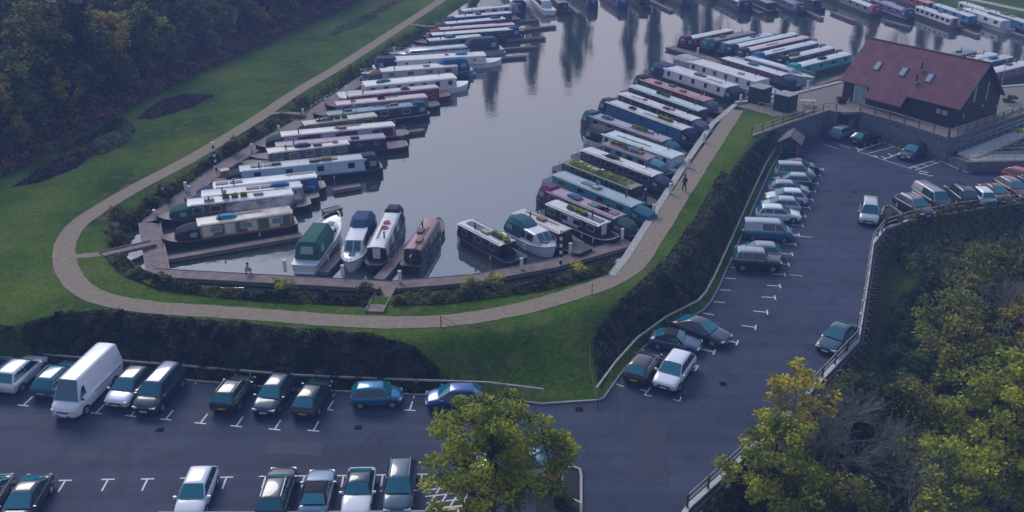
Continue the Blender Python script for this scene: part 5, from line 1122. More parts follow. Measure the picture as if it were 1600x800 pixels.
        if not far:
            for s in (1,-1): MB().poly([Vector((x, s*(hw*.895+.0), z_)) for x, z_ in ((cf+.25,gz+.25),(cf+.85,gz+.25),(cf+.85,gz+hc*.55),(cf+.25,gz+hc*.6))]).build('cover_window', mat('vinyl_window', (.30,.36,.40), .2), co_)
    if o.get('hood'):
        cm = canvas(o['hood']); rings = []; a0 = -.5*L + .35; hh = o.get('hoodh', 1.45)
        for x, wd, zt in ((a0-.02, .84, gz+.6), (a0+.25, .90, gz+hh-.06), (a0+.9, .92, gz+hh), (ca+.12, .90, gz+hh-.05), (ca+.35, .86, gz+hc+.05)):
            w2 = hw*wd; rings.append([Vector((x, w2, gz+.04)), Vector((x, w2*.94, gz+(zt-gz)*.7)), Vector((x, w2*.55, zt)), Vector((x, -w2*.55, zt)), Vector((x, -w2*.94, gz+(zt-gz)*.7)), Vector((x, -w2, gz+.04))])
        ho = MB().loft(rings).build('pram_hood', cm, root, smooth=.5)
        vw = mat('vinyl_window', (.30,.36,.40), .2)
        for s in (1,-1): MB().poly([Vector((x, s*(hw*(.93 - .07*(z_-gz)/hh)+.02), z_)) for x, z_ in ((a0+.35,gz+.45),(a0+1.0,gz+.45),(a0+1.0,gz+hh*.66),(a0+.35,gz+hh*.66))]).build('hood_window', vw, ho)
        MB().poly([Vector((a0-.03+.25*((z_-gz-.6)/(hh-.66)) if z_ > gz+.6 else a0-.03, y, z_)) for y, z_ in ((-.4,gz+.5),(.4,gz+.5),(.36,gz+hh-.35),(-.36,gz+hh-.35))]).build('hood_window', vw, ho)
    else:
        MB().tube((-.5*L+.45,0,gz),(-.5*L+.35,0,gz+.75),.025,.02,6).tube((-.5*L+.35,0,gz+.75),(-.5*L+.95,0,gz+.85),.022,.018,6).build('tiller', M_brass, root)
        MB().box(ca-.25,ca-.02,-.3,.3,gz,gz+hc-.08).build('stern_door', boat_paint(o.get('door', o['cab'])), root)
    # roof furniture
    zt = gz+hc+rise; rs = random.Random(int(L*977) + int(abs(root.location.x)*131))
    chx = o.get('chim', cf-1.8); mb = MB(); mb.tube((chx, tw*.45, zt-.08),(chx, tw*.45, zt+.48),.07,.06,8).tube((chx, tw*.45, zt+.48),(chx, tw*.45, zt+.53),.10,.10,8); mb.build('chimney', M_black, root)
    if not far:
        for k_ in range(3): x = lerp(ca+.8, cf-.8, (k_+.5)/3+.04); MB().tube((x,0,zt-.02),(x,0,zt+.05),.09,.06,8).build('roof_vent', M_brass, root)
    its = list(o.get('items', ['box','pole']))
    if not far: its += [rs.choice(['box','pole','plants','tarp','logs','pole','box'])] + ([rs.choice(['solar','box','ring','plants'])] if rs.random() < .5 else [])
    for it in its:
        x = rs.uniform(ca+1.2, cf-1.8); y = rs.choice((-.25,.0,.25))*tw
        if it == 'box': c_ = rs.choice([(.10,.10,.11),(.35,.33,.30),(.05,.09,.12),(.25,.12,.08)]); MB().box(x-.45,x+.45,y-.25,y+.25,zt-.03,zt+.20).build('roof_box', mat('roof_box', c_, .7), root, bevel=.02)
        elif it == 'pole': mb = MB(); mb.tube((x-1.6,-tw*.4,zt+.05),(x+1.4,-tw*.35,zt+.05),.025,.025,5).tube((x-1.4,-tw*.25,zt+.05),(x+1.2,-tw*.22,zt+.05),.03,.03,5); mb.build('boat_poles', mat('pole_wood', (.30,.20,.12), .7), root)
        elif it == 'solar':
            for j in range(2): pnl = MB().box(x+1.3*j-.6,x+1.3*j+.6,-.34,.34,zt+.02,zt+.06).build('solar_panel', mat('solar_panel', (.012,.02,.05), .12, spec=.8), root)
        elif it == 'logs': MB().box(x-.5,x+.5,-.35,.35,zt-.03,zt+.25).box(x+.6,x+1.2,-.3,.3,zt-.03,zt+.18).build('log_pile', mat('firewood', (.22,.14,.08), .9, noise=.5, nscale=12), root)
        elif it == 'plants':
            for j in range(3):
                xx = x-1.2+j*.8; tb_ = MB().box(xx-.3,xx+.3,-.2,.2,zt-.03,zt+.16).build('plant_trough', mat('trough', (.12,.07,.05), .8), root)
                P_ = np.stack([rng.normal(xx,.14,220), rng.normal(0,.1,220), zt+.16+.18*rng.random(220)], 1); leaf_obj('plants', P_, .17, F_YG, tb_)
        elif it == 'garden':
            P_ = np.stack([rng.uniform(ca+.6,cf-.8,2600), rng.uniform(-tw*.75,tw*.75,2600), zt+.02+.16*rng.random(2600)], 1); leaf_obj('roof_garden', P_, .12, F_YG, root)
            for j in range(5): xx = lerp(ca+1, cf-1, (j+.5)/5); MB().tube((xx,.2*(-1)**j,zt),(xx,.2*(-1)**j,zt+.28),.16,.19,10).build('plant_pot', mat('pot', rs.choice([(.5,.5,.48),(.3,.13,.08)]), .7), root)
        elif it == 'dish': MB().tube((x,0,zt),(x,0,zt+.5),.02,.02,5).tube((x,-.03,zt+.55),(x+.04,-.09,zt+.57),.25,.25,14).build('satellite_dish', mat('dish', o.get('dishc', (.5,.52,.54)), .4), root)
        elif it == 'ring': 
            mb = MB(); mb.loft([[Vector((x+(.26+.07*math.cos(b2))*math.cos(a2), (.26+.07*math.cos(b2))*math.sin(a2), zt+.08+.06*math.sin(b2))) for b2 in [j_*1.047 for j_ in range(6)]] for a2 in [k_*.5236 for k_ in range(13)]], caps=False); mb.build('lifebuoy', mat('lifebuoy_red', (.5,.05,.04), .5), root)
        elif it == 'tarp': MB().loft([[Vector((xx, .45*s_, zt-.02)), Vector((xx, .3*s_, zt+hh_)), Vector((xx, -.3*s_, zt+hh_)), Vector((xx, -.45*s_, zt-.02))] for xx, s_, hh_ in ((x-.9,.6,.08),(x-.5,1,.28),(x+.4,1,.3),(x+.9,.6,.1))]).build('tarpaulin', canvas(o.get('tarp', (.03,.12,.25))), root, smooth=.6)
    if not far:
        for s in (1,-1):
            for f in (-.2,.15,.3): MB().tube((f*L, s*(hw+.07), .15),(f*L, s*(hw+.07), .5),.06,.06,7).build('fender', M_fend if rs.random() < .6 else M_white, root)
def cruiser(root, L, W, o, far=False):
    hw = W/2; gel = mat('gel_coat', o.get('hull', (.62,.64,.66)), .25, coat=.4); gz = .85 if L < 9 else 1.0
    st = [(-.5,.82,.9),(-.48,.90,.9),(-.3,.97,.92),(0,1,.96),(.2,.96,1.04),(.35,.76,1.14),(.44,.48,1.22),(.49,.18,1.28),(.5,.04,1.29)]
    rings = []
    for f, w_, z_ in st:
        z_ *= gz; kx = .35*max(0, f-.25)*L*.5
        rings.append([Vector((f*L, w_*hw, z_)), Vector((f*L-kx*.4, w_*hw*.94, z_*.5)), Vector((f*L-kx, w_*hw*.72, -.2)), Vector((f*L-kx, -w_*hw*.72, -.2)), Vector((f*L-kx*.4, -w_*hw*.94, z_*.5)), Vector((f*L, -w_*hw, z_))])
    MB().loft(rings).build('hull', gel, root, smooth=.6)
    mb = MB()
    for s in (1,-1):
        P = [Vector((f*L, s*w_*hw*1.0, z_*gz-.05)) for f, w_, z_ in st]
        for a, b_ in zip(P[:-1], P[1:]): mb.bar(a, b_, .05, .07)
    mb.build('rubbing_strake', boat_paint(o.get('strake', (.03,.04,.08))), root)
    c0, c1 = o.get('c0', -.12)*L, o.get('c1', .30)*L; hc = o.get('h', .75); whitem = mat('gel_coat', o.get('cab', (.64,.66,.67)), .25, coat=.4)
    bwd, twd = hw*.80, hw*.64
    def ring(x, zt, kk=1): return [Vector((x, bwd*kk, gz*.95)), Vector((x, (bwd+(twd-bwd)*(zt-gz)/hc)*kk, zt-.05)), Vector((x, twd*.8*kk, zt)), Vector((x, -twd*.8*kk, zt)), Vector((x, -(bwd+(twd-bwd)*(zt-gz)/hc)*kk, zt-.05)), Vector((x, -bwd*kk, gz*.95))]
    MB().loft([ring(c0, gz+hc), ring(c0+.3, gz+hc+.04), ring(c1-.75, gz+hc), ring(c1, gz+.22, .86), ring(c1+.12*L, gz+.16, .55)]).build('cabin', whitem, root, smooth=.6)
    wg = mat('boat_screen', (.05,.12,.15), .08, spec=.8)
    for s in (1,-1):
        for y0, y1 in ((.08,.86),): 
            P = [];  xa, za, xb, zb = c1-.04, gz+.28, c1-.70, gz+hc-.06
            for x, z_, kk in ((xa,za,.86),(xa,za,.86),(xb,zb,.97),(xb,zb,.97)): pass
            P = [Vector((xa+.03, s*y0*bwd*.8, za+.04)), Vector((xa+.03, s*y1*bwd*.8, za+.04)), Vector((xb+.04, s*y1*twd*.9, zb+.03)), Vector((xb+.04, s*y0*twd*.9, zb+.03))]
            if s < 0: P.reverse()
            MB().poly(P).build('windscreen', wg, root)
        n_ = o.get('nwin', 2); ln = (c1-.8-c0)/n_; k_ = (bwd-twd)/hc
        for i in range(n_):
            P = [Vector((x, s*(bwd-(z_-gz)*k_+.02), z_)) for x, z_ in ((c0+ln*i+.08,gz+.22),(c0+ln*(i+1)-.05,gz+.22),(c0+ln*(i+1)-.05,gz+hc-.16),(c0+ln*i+.08,gz+hc-.16))]
            if s < 0: P.reverse()
            MB().poly(P).build('side_window', M_bwin, root)
    # cockpit canopy
    if o.get('canopy'):
        hh = o.get('ch', 1.45); a0 = -.5*L + o.get('ca', .5); rings = []
        for x, wd, zt in ((a0, .86, gz+.5), (a0+.35, .88, gz+hh-.12), (a0+.9, .88, gz+hh), (c0+.1, .84, gz+hh), (c0+.9, .70, gz+hc+.05)):
            w2 = hw*wd; rings.append([Vector((x, w2, gz-.02)), Vector((x, w2*.92, gz+(zt-gz)*.72)), Vector((x, w2*.6, zt)), Vector((x, -w2*.6, zt)), Vector((x, -w2*.92, gz+(zt-gz)*.72)), Vector((x, -w2, gz-.02))])
        ho = MB().loft(rings).build('canopy', canvas(o['canopy']), root, smooth=.5); vw = mat('vinyl_window', (.30,.36,.40), .2)
        MB().poly([Vector((a0-.03+.35*((z_-gz-.5)/(hh-.62)) if z_ > gz+.5 else a0-.03, y, z_)) for y, z_ in ((-.55,gz+.45),(.55,gz+.45),(.5,gz+hh-.45),(-.5,gz+hh-.45))]).build('canopy_window', vw, ho)
        for s in (1,-1): MB().poly([Vector((x, s*(hw*.885-.03*(z_-gz)+.01), z_)) for x, z_ in ((a0+.5,gz+.4),(a0+1.3,gz+.4),(a0+1.3,gz+hh*.66),(a0+.5,gz+hh*.66))]).build('canopy_window', vw, ho)
    MB().box(-.5*L-.35,-.5*L+.05,-hw*.7,hw*.7,.25,.34).build('bathing_platform', gel, root, bevel=.03)
    # pulpit rail
    mb = MB(); pr = [(f, w_, z_) for f, w_, z_ in st if f >= .2]
    for s in (1,-1):
        for (f, w_, z_), (f2, w2, z2) in zip(pr[:-1], pr[1:]): mb.tube((f*L, s*w_*hw*.9, z_*gz+.5),(f2*L, s*w2*hw*.9, z2*gz+.5), .018, .018, 5); mb.tube((f*L, s*w_*hw*.9, z_*gz),(f*L, s*w_*hw*.9, z_*gz+.5), .015, .015, 5)
    mb.build('pulpit_rail', M_steel, root)
    MB().box(.28*L,.36*L,-.25,.25,gz*1.05,gz*1.05+.22).build('deck_hatch', mat('hatch_tint', (.10,.13,.15), .2), root, bevel=.02)
    if not far:
        for s in (1,-1):
            for f in (-.25,.1): MB().tube((f*L, s*(hw+.06), .25),(f*L, s*(hw+.06), .75),.09,.09,8).build('fender', M_white, root)
LEFTG, RIGHTG, UPG, FARG = 'boats moored along the left pontoon', 'boats moored along the right quay', 'boats on the upper right pontoon', 'boats along the far bank'
BOATN = 0
def boat(kind, a, b_, bow, label, grp, o, W=2.08, side=1, L=None, ang=None, z=WZ, cat=None):
    """a, b_ = pixels of the near-side waterline ends; bow: 0 at a, 1 at b_"""
    A, B = un(*a, WZ), un(*b_, WZ)
    if grp == LEFTG and kind == 'n' and W < 2.5: W = 2.35; o = dict({'h': 1.16}, **o)
    d_ = B-A; ln = d_.length if L is None else L
    if ang is not None: d_ = Vector((math.cos(R(ang)), math.sin(R(ang)), 0))
    d_.normalize(); n_ = Vector((-d_.y, d_.x, 0)); n_ = n_ if n_.y > 0 or side == 0 else -n_
    c_ = A + d_*ln/2 + n_*(W/2*(1 if side else 0)); hd = d_ if bow else -d_
    root = empty('narrowboat' if kind == 'n' and W < 2.6 else 'widebeam_boat' if kind == 'n' else 'cabin_cruiser', c_, math.atan2(hd.y, hd.x)); tag(root, label, cat or ('narrowboat' if kind == 'n' and W < 2.6 else 'boat'), grp)
    (narrowboat if kind == 'n' else cruiser)(root, ln, W, o, far=c_.y > 128); return root
CREAM=(.48,.45,.38); PALE=(.45,.46,.46); DKG=(.015,.05,.04); NV=(.012,.022,.055); MAR=(.11,.018,.028); LBL=(.22,.34,.42); BBL=(.012,.12,.32); TEAL=(.012,.17,.22)
# left pontoon, from the bottom up
boat('n',(256,393),(468,362),0,'green and cream narrowboat with orange trim at the lower left corner',LEFTG,dict(cab=(.36,.17,.08),panel=[(.05,.12,.08),(.5,.47,.38)],npan=8,roof=(.47,.44,.38),cratch=(.018,.022,.035),clen=1.9,nwin=3,trim=(.25,.08,.05),items=['tarp'],tarp=(.04,.25,.35),frame=(.5,.48,.42),blind=(.2,.22,.22),aft=.5,fore=3.2))
boat('n',(247,358),(495,330),0,'grey white narrowboat with a green bow cover next to the green and cream one',LEFTG,dict(cab=(.05,.06,.09),roof=(.42,.44,.45),cratch=(.02,.09,.07),items=['box','dish'],nwin=6),L=13.9)
boat('n',(270,343),(508,318),0,'pale grey narrowboat with a blue bow cover in thin smoke',LEFTG,dict(cab=(.28,.33,.37),roof=(.36,.36,.39),cratch=(.02,.05,.20),clen=1.2,items=['solar','box'],panel=[(.36,.42,.45),(.14,.2,.26)],npan=6),L=13.6)
boat('n',(290,329),(516,303),0,'bright blue narrowboat with a white roof beside the grey pair',LEFTG,dict(cab=(.02,.13,.32),panel=(.02,.16,.38),roof=(.5,.5,.48),cratch=(.01,.035,.09),items=[],nwin=4,aft=.9,frame=(.06,.2,.4)),L=13.4)
boat('n',(333,301),(600,273),0,'long pale blue narrowboat with dark square windows and a dark stern hood',LEFTG,dict(cab=(.36,.44,.50),panel=(.40,.48,.54),npan=1,roof=(.30,.34,.36),cratch=(.015,.02,.035),hood=(.016,.025,.05),items=['solar','box','logs'],nwin=4,ww=.3,frame=(.02,.025,.03),clen=1.3))
boat('n',(380,272),(575,248),0,'narrowboat with a cream roof and red ring behind the long pale blue one',LEFTG,dict(cab=(.05,.05,.07),roof=(.48,.44,.40),items=['box','ring','tarp','pole'],tarp=(.02,.03,.05)),L=13.0)
boat('n',(392,261),(640,238),0,'dark narrowboat with a grey roof edged in purple and round portholes',LEFTG,dict(cab=(.03,.03,.045),roof=(.20,.19,.26),trim=(.20,.02,.10),rail=(.25,.02,.10),port=1,nwin=6,items=[],aft=2.6),L=17.0)
boat('n',(402,243),(645,219),0,'maroon panelled narrowboat with a white roof and green bow cover',LEFTG,dict(cab=(.30,.28,.30),panel=[MAR,(.42,.42,.42)],npan=6,roof=(.52,.49,.46),cratch=(.015,.06,.05),items=['pole'],nwin=3),L=17.0)
boat('n',(440,226),(615,203),0,'moss green narrowboat with orange flowers and clutter on its roof',LEFTG,dict(cab=(.07,.10,.03),roof=(.40,.38,.30),items=['plants','box','logs'],trim=(.3,.12,.03),nwin=4),L=13.0)
boat('n',(478,210),(668,187),0,'navy narrowboat with white outlined panels and a blue stern hood',LEFTG,dict(cab=(.016,.022,.05),roof=(.10,.18,.26),trim=(.40,.40,.42),hood=(.012,.05,.09),items=['box','box','dish'],nwin=4,frame=(.5,.5,.5)),L=15.2)
boat('n',(492,192),(690,173),0,'narrowboat with a pink roof and light blue cabin end',LEFTG,dict(cab=(.16,.24,.30),roof=(.50,.34,.33),items=['pole','box'],nwin=5),L=15.6)
boat('n',(512,178),(712,157),0,'low maroon narrowboat with a pale patterned roof',LEFTG,dict(cab=(.16,.02,.04),hull=(.08,.015,.03),roof=(.42,.35,.38),items=['box'],trim=(.3,.05,.07)),L=16.0)
boat('n',(533,163),(745,142),1,'cream widebeam barge with arched windows and a wheelhouse canopy at its stern',LEFTG,dict(cab=(.50,.50,.48),hull=(.55,.56,.56),roof=(.6,.58,.55),items=['tarp'],tarp=(.02,.20,.36),h=1.25,nwin=7,ww=.28,aft=3.4,fore=2.0,trim=(.5,.5,.5),frame=(.3,.3,.3)),W=3.4,L=17.4)
boat('n',(565,136),(742,122),0,'white roofed narrowboat with a brown bow awning behind the cream barge',LEFTG,dict(cab=(.30,.30,.32),roof=(.52,.50,.47),cratch=(.12,.07,.05),items=['box']),L=15)
boat('c',(566,132),(768,118),0,'blue and white cruiser with a bright blue canopy facing the open water',LEFTG,dict(canopy=(.012,.10,.22),hull=(.28,.38,.46),strake=(.02,.06,.2),c0=-.25,c1=.3),W=2.4,L=15.5)
boat('n',(585,117),(798,104),1,'cream dutch style barge with a navy canopy at its left end',LEFTG,dict(cab=(.58,.56,.52),hull=(.55,.55,.55),roof=(.55,.53,.48),hood=(.012,.03,.075),items=['tarp','ring'],tarp=(.02,.25,.38),h=1.1,aft=3.0,fore=2.6,port=1),W=3.2,L=18.6)
boat('c',(610,100),(798,86),0,'pale blue widebeam cruiser with a grey canopy at its right end',LEFTG,dict(canopy=(.03,.05,.09),hull=(.38,.46,.52),cab=(.45,.50,.54),c0=-.22,c1=.36,nwin=5,h=.6,ca=.8,ch=1.6),W=3.0,L=17.4)
boat('n',(645,86),(770,74),0,'narrowboat with green and white roof stripes',LEFTG,dict(cab=(.02,.12,.13),roof=(.45,.45,.42),items=['tarp']),L=12.8)
boat('n',(650,76),(820,63),0,'navy narrowboat with a red bow and long white roof',LEFTG,dict(cab=(.014,.03,.07),hull=(.012,.02,.04),roof=(.55,.53,.50),items=[],hood=(.02,.08,.18),trim=(.35,.02,.03)),L=17.4)
boat('n',(663,67),(820,55),0,'narrowboat with a long pinkish roof above the red bowed one',LEFTG,dict(cab=(.10,.06,.09),roof=(.50,.38,.36),items=['pole'],cratch=(.25,.03,.05)),L=16.8)
boat('n',(674,58),(810,45),0,'white roofed narrowboat with a dark blue covered bow',LEFTG,dict(cab=(.08,.09,.14),roof=(.50,.49,.48),cratch=(.012,.03,.06),items=['tarp'],tarp=(.05,.07,.12)),L=14.8)
boat('n',(688,47),(815,36),0,'navy narrowboat with white handrails second from the top of the left pontoon',LEFTG,dict(cab=(.02,.03,.08),roof=(.45,.45,.47),cratch=(.012,.03,.06),items=['box'],rail=(.4,.4,.4)),L=14.5)
boat('n',(702,37),(820,24),0,'white narrowboat topmost on the left pontoon',LEFTG,dict(cab=(.42,.42,.43),roof=(.55,.52,.50),items=['pole'],hood=(.2,.22,.25)),L=14)
# near pontoon
NG = 'boats moored on the near pontoon'
boat('c',(476,430),(530,352),1,'white sports cruiser with a green canopy',NG,dict(canopy=(.012,.11,.08),c0=.02,c1=.26,h=.55,ch=1.5,ca=1.0,strake=(.05,.05,.06)),W=2.5,side=0,L=9.6)
boat('c',(546,428),(577,352),0,'white cabin cruiser with a blue canopy at its far end',NG,dict(canopy=(.010,.05,.13),c0=-.18,c1=.28,h=1.0,ch=1.5,ca=.3,nwin=3,strake=(.05,.05,.05)),W=2.35,side=0,L=8.8)
boat('n',(583,430),(622,342),0,'short black narrowboat with a pale roof and two white bow door panels',NG,dict(cab=(.014,.016,.025),panel=[(.014,.016,.025),(.45,.45,.45)],npan=6,roof=(.50,.50,.52),hood=(.02,.025,.05),items=['ring'],door=(.55,.55,.55),fore=1.8,nwin=2,trim=(.12,.14,.2)),W=1.9,side=0,L=11.0)
boat('n',(640,428),(687,352),1,'black narrowboat with a worn pink roof beside the gangway finger',NG,dict(cab=(.05,.05,.06),roof=(.26,.13,.14),items=['box','pole','box'],nwin=5,aft=1.2,fore=2.4,frame=(.4,.4,.38)),W=1.85,side=0,L=9.8)
boat('n',(704,374),(796,424),0,'dark replica narrowboat with a white deck roof and a green edged hatch',NG,dict(cab=(.02,.02,.035),hull=(.015,.015,.03),panel=[(.02,.02,.035),(.10,.03,.05)],npan=3,roof=(.46,.46,.42),items=['solar','box'],nwin=3,ww=.3,fore=.9,aft=1.6,frame=(.3,.35,.4)),W=2.2)
boat('c',(782,372),(848,409),1,'white cabin cruiser with a teal canopy beside the striped post',NG,dict(canopy=(.012,.10,.14),c0=-.14,c1=.34,h=.95,ch=1.4,ca=.2,nwin=2,strake=(.05,.2,.4)),W=2.4)
boat('n',(785,356),(884,401),0,'brown black narrowboat with a pale roof behind the teal canopy cruiser',RIGHTG,dict(cab=(.05,.03,.03),roof=(.44,.40,.38),items=['box','pole'],aft=2.6,fore=1.2,nwin=3,trim=(.2,.12,.08)),L=9.6,ang=-48)
# right quay: near-side rows pushed apart so hulls never touch
RQ = [
 (('n',(838,342),(936,386),1,'black and white narrowboat with a solar panel and oval sign',RIGHTG,dict(cab=(.02,.022,.04),panel=[(.02,.022,.04),(.38,.44,.50)],npan=3,roof=(.50,.47,.46),items=['solar'],nwin=4,trim=(.45,.45,.45),fore=1.6,aft=1.0,door=(.5,.5,.5),frame=(.45,.45,.45))),2.08,9.2,-48.5),
 (('n',(828,320),(955,364),1,'maroon and green trad narrowboat with a striped roof',RIGHTG,dict(cab=(.03,.06,.05),panel=(.028,.07,.06),roof=(.30,.22,.24),trim=(.25,.06,.10),cratch=(.03,.07,.07),items=['solar','box'],nwin=6,hood=(.14,.03,.09),rail=(.3,.05,.1))),2.08,13.2,-49),
 (('n',(843,292),(996,355),1,'bright teal narrowboat with a grey blue roof and round blue dish',RIGHTG,dict(cab=(.025,.22,.28),hull=(.015,.07,.09),roof=(.26,.34,.37),cratch=(.015,.12,.17),clen=2.0,items=['dish','solar'],dishc=(.02,.35,.5),nwin=4,port=0,rail=(.2,.4,.42))),2.08,15.2,-50),
 (('n',(858,272),(990,326),1,'dark narrowboat with a green garden growing on its roof',RIGHTG,dict(cab=(.018,.03,.035),roof=(.16,.17,.10),items=['garden'],nwin=6)),2.08,14.2,-50),
 (('n',(888,253),(1020,310),1,'navy narrowboat with a long off white roof beside the roof garden boat',RIGHTG,dict(cab=(.02,.04,.10),roof=(.50,.47,.47),items=['tarp'],tarp=(.02,.025,.03),nwin=6,cratch=(.03,.04,.09))),2.08,14.6,-50),
 (('n',(922,243),(1036,292),1,'cluttered blue and maroon narrowboat between two pale roofs',RIGHTG,dict(cab=(.16,.30,.36),roof=(.26,.12,.15),items=['logs','plants','box','tarp','box'],cratch=(.09,.25,.30),nwin=4)),1.95,11.0,-50),
 (('n',(898,226),(1060,285),1,'white widebeam with a black stern canopy frame near the middle of the quay',RIGHTG,dict(cab=(.36,.42,.44),hull=(.34,.40,.43),roof=(.44,.50,.50),hood=(.02,.022,.03),items=['pole'],h=1.15,nwin=6,ww=.25,fore=3.6,aft=3.0,trim=(.5,.5,.5))),2.6,16.8,-50),
 (('n',(903,198),(1058,256),1,'brown sided narrowboat with a mauve roof and teal covers at both ends',RIGHTG,dict(cab=(.14,.09,.05),roof=(.28,.27,.36),cratch=(.015,.12,.17),hood=(.014,.10,.15),items=['box','pole','tarp'],nwin=5,panel=(.16,.10,.06))),2.08,16.2,-52),
 (('n',(930,178),(1085,237),1,'tall deep blue narrowboat with a black bow and a pale roof',RIGHTG,dict(cab=(.012,.11,.22),roof=(.46,.44,.42),items=['pole','box'],port=0,nwin=3,ww=.12,h=1.25,cratch=(.012,.02,.04),clen=1.0,hood=(.014,.03,.06),frame=(.01,.05,.1))),2.08,17.6,-55),
 (('n',(950,163),(1100,221),1,'black narrowboat with brass portholes and a cream roof',RIGHTG,dict(cab=(.014,.016,.02),roof=(.50,.47,.45),port=1,nwin=8,items=['box','ring'],cratch=(.10,.11,.16))),2.08,17.6,-56),
 (('n',(966,151),(1115,205),1,'narrowboat with a pale green roof beside the porthole boat',RIGHTG,dict(cab=(.04,.05,.05),roof=(.34,.44,.42),items=[],nwin=5)),2.08,17.2,-56),
 (('n',(984,140),(1125,192),1,'dark red narrowboat with white portholes and a black stern hood',RIGHTG,dict(cab=(.10,.018,.024),panel=(.13,.022,.028),roof=(.34,.18,.17),port=1,nwin=5,hood=(.012,.013,.018),cratch=(.10,.12,.16),clen=1.0,items=['box'])),2.2,16.4,-56),
 (('n',(1010,120),(1157,167),1,'white sided widebeam with a navy stern canopy and black trim',RIGHTG,dict(cab=(.44,.44,.44),hull=(.014,.016,.024),panel=(.5,.5,.5),npan=2,roof=(.47,.46,.45),hood=(.014,.05,.11),cratch=(.02,.03,.06),clen=1.4,items=['pole'],nwin=5,ww=.22,h=1.2,aft=3.0,frame=(.05,.05,.05),trim=(.02,.03,.06))),3.1,17.6,-56),
 (('n',(1045,108),(1205,158),1,'large off white widebeam with a clear plastic stern cover',RIGHTG,dict(cab=(.47,.46,.45),hull=(.35,.35,.36),roof=(.50,.48,.46),hood=(.40,.38,.38),items=['box'],nwin=6,ww=.25,h=1.2,aft=3.6,frame=(.2,.2,.22),trim=(.45,.45,.45))),3.3,19.0,-56.5),
 (('n',(1112,106),(1236,148),1,'narrowboat with a purple edge and white roof beside the off white widebeam',RIGHTG,dict(cab=(.14,.06,.11),roof=(.50,.48,.46),items=['tarp'],tarp=(.02,.16,.30),cratch=(.012,.08,.14))),2.08,15.6,-57),
 (('c',(1135,100),(1260,140),1,'white sailing style cruiser with a blue stripe beside the terrace',RIGHTG,dict(strake=(.02,.05,.3),hull=(.55,.55,.54),c0=-.3,c1=.3,h=.6,nwin=4)),2.4,15.2,-57)]
prev = None; gprev = None
for args, W_, L_, ang in RQ:
    A_ = un(*args[1], WZ); nrm = Vector((math.sin(R(-ang)), math.cos(R(ang)), 0)); pr_ = A_.dot(nrm)
    if prev is not None:
        need = gprev + .14 - (A_.dot(nrm))
        # compare against the neighbour's far side measured along this boat's own normal
        need = (prev + nrm*0).dot(nrm) + .14 - A_.dot(nrm)
        if need > 0: A_ = A_ + nrm*need
    kind_, a_, b__, bow_, lab_, grp_, o_ = args
    d_ = Vector((math.cos(R(ang)), math.sin(R(ang)), 0)); c_ = A_ + d_*L_/2 + nrm*W_/2
    root = empty('narrowboat' if kind_ == 'n' and W_ < 2.5 else 'widebeam_boat' if kind_ == 'n' else 'cabin_cruiser', c_, R(ang)); tag(root, lab_, 'narrowboat' if kind_ == 'n' and W_ < 2.5 else 'boat', grp_)
    (narrowboat if kind_ == 'n' else cruiser)(root, L_, W_, o_, far=c_.y > 128)
    prev = A_ + nrm*W_ + d_*L_*.5; gprev = 0
# upper right pontoon
for i, (a_, L_, W_, lab_, o_) in enumerate([
 ((1070,81),14,2.1,'red narrowboat with a maroon hood and white roof',dict(cab=(.32,.015,.03),roof=(.5,.48,.46),hood=(.10,.02,.04),items=[])),
 ((1105,85),14,2.1,'dark narrowboat with a small teal tent cover',dict(cab=(.05,.03,.05),roof=(.16,.12,.16),hood=(.012,.18,.16),items=['box'])),
 ((1128,90),15,2.1,'light blue narrowboat behind the teal tent cover',dict(cab=(.16,.28,.36),roof=(.34,.42,.46),items=['box','ring'],cratch=(.03,.04,.06))),
 ((1143,95),18.5,2.1,'black narrowboat with a white roof and a blue hood at its right end',dict(cab=(.05,.06,.08),roof=(.50,.48,.47),items=[],cratch=(.02,.06,.16),hood=(.014,.035,.05))),
 ((1160,101),18.5,2.1,'narrowboat with a pale pink roof among the upper right boats',dict(cab=(.07,.05,.06),roof=(.50,.36,.35),items=['pole'],hood=(.03,.03,.035))),
 ((1183,108),17,2.1,'blue narrowboat with a bright blue hood at its near end',dict(cab=(.05,.16,.32),roof=(.48,.48,.46),items=['pole'],hood=(.012,.15,.33))),
 ((1222,114),15,2.1,'dark red edged narrowboat with a white roof beside the turquoise one',dict(cab=(.10,.03,.05),roof=(.50,.47,.46),items=['plants','box'],hood=(.02,.022,.03))),
 ((1240,127),16,2.2,'turquoise narrowboat with a bright turquoise hood',dict(cab=(.012,.28,.30),roof=(.50,.49,.47),items=['tarp'],hood=(.012,.33,.31),tarp=(.03,.03,.04)))]):
    A_ = un(*a_, WZ); ang = 37.5; d_ = Vector((math.cos(R(ang)), math.sin(R(ang)), 0)); n_ = Vector((-d_.y, d_.x, 0)); c_ = A_ + d_*L_/2 + n_*W_/2
    root = empty('narrowboat', c_, R(ang)); tag(root, lab_, 'narrowboat', UPG); narrowboat(root, L_, W_, o_, True)
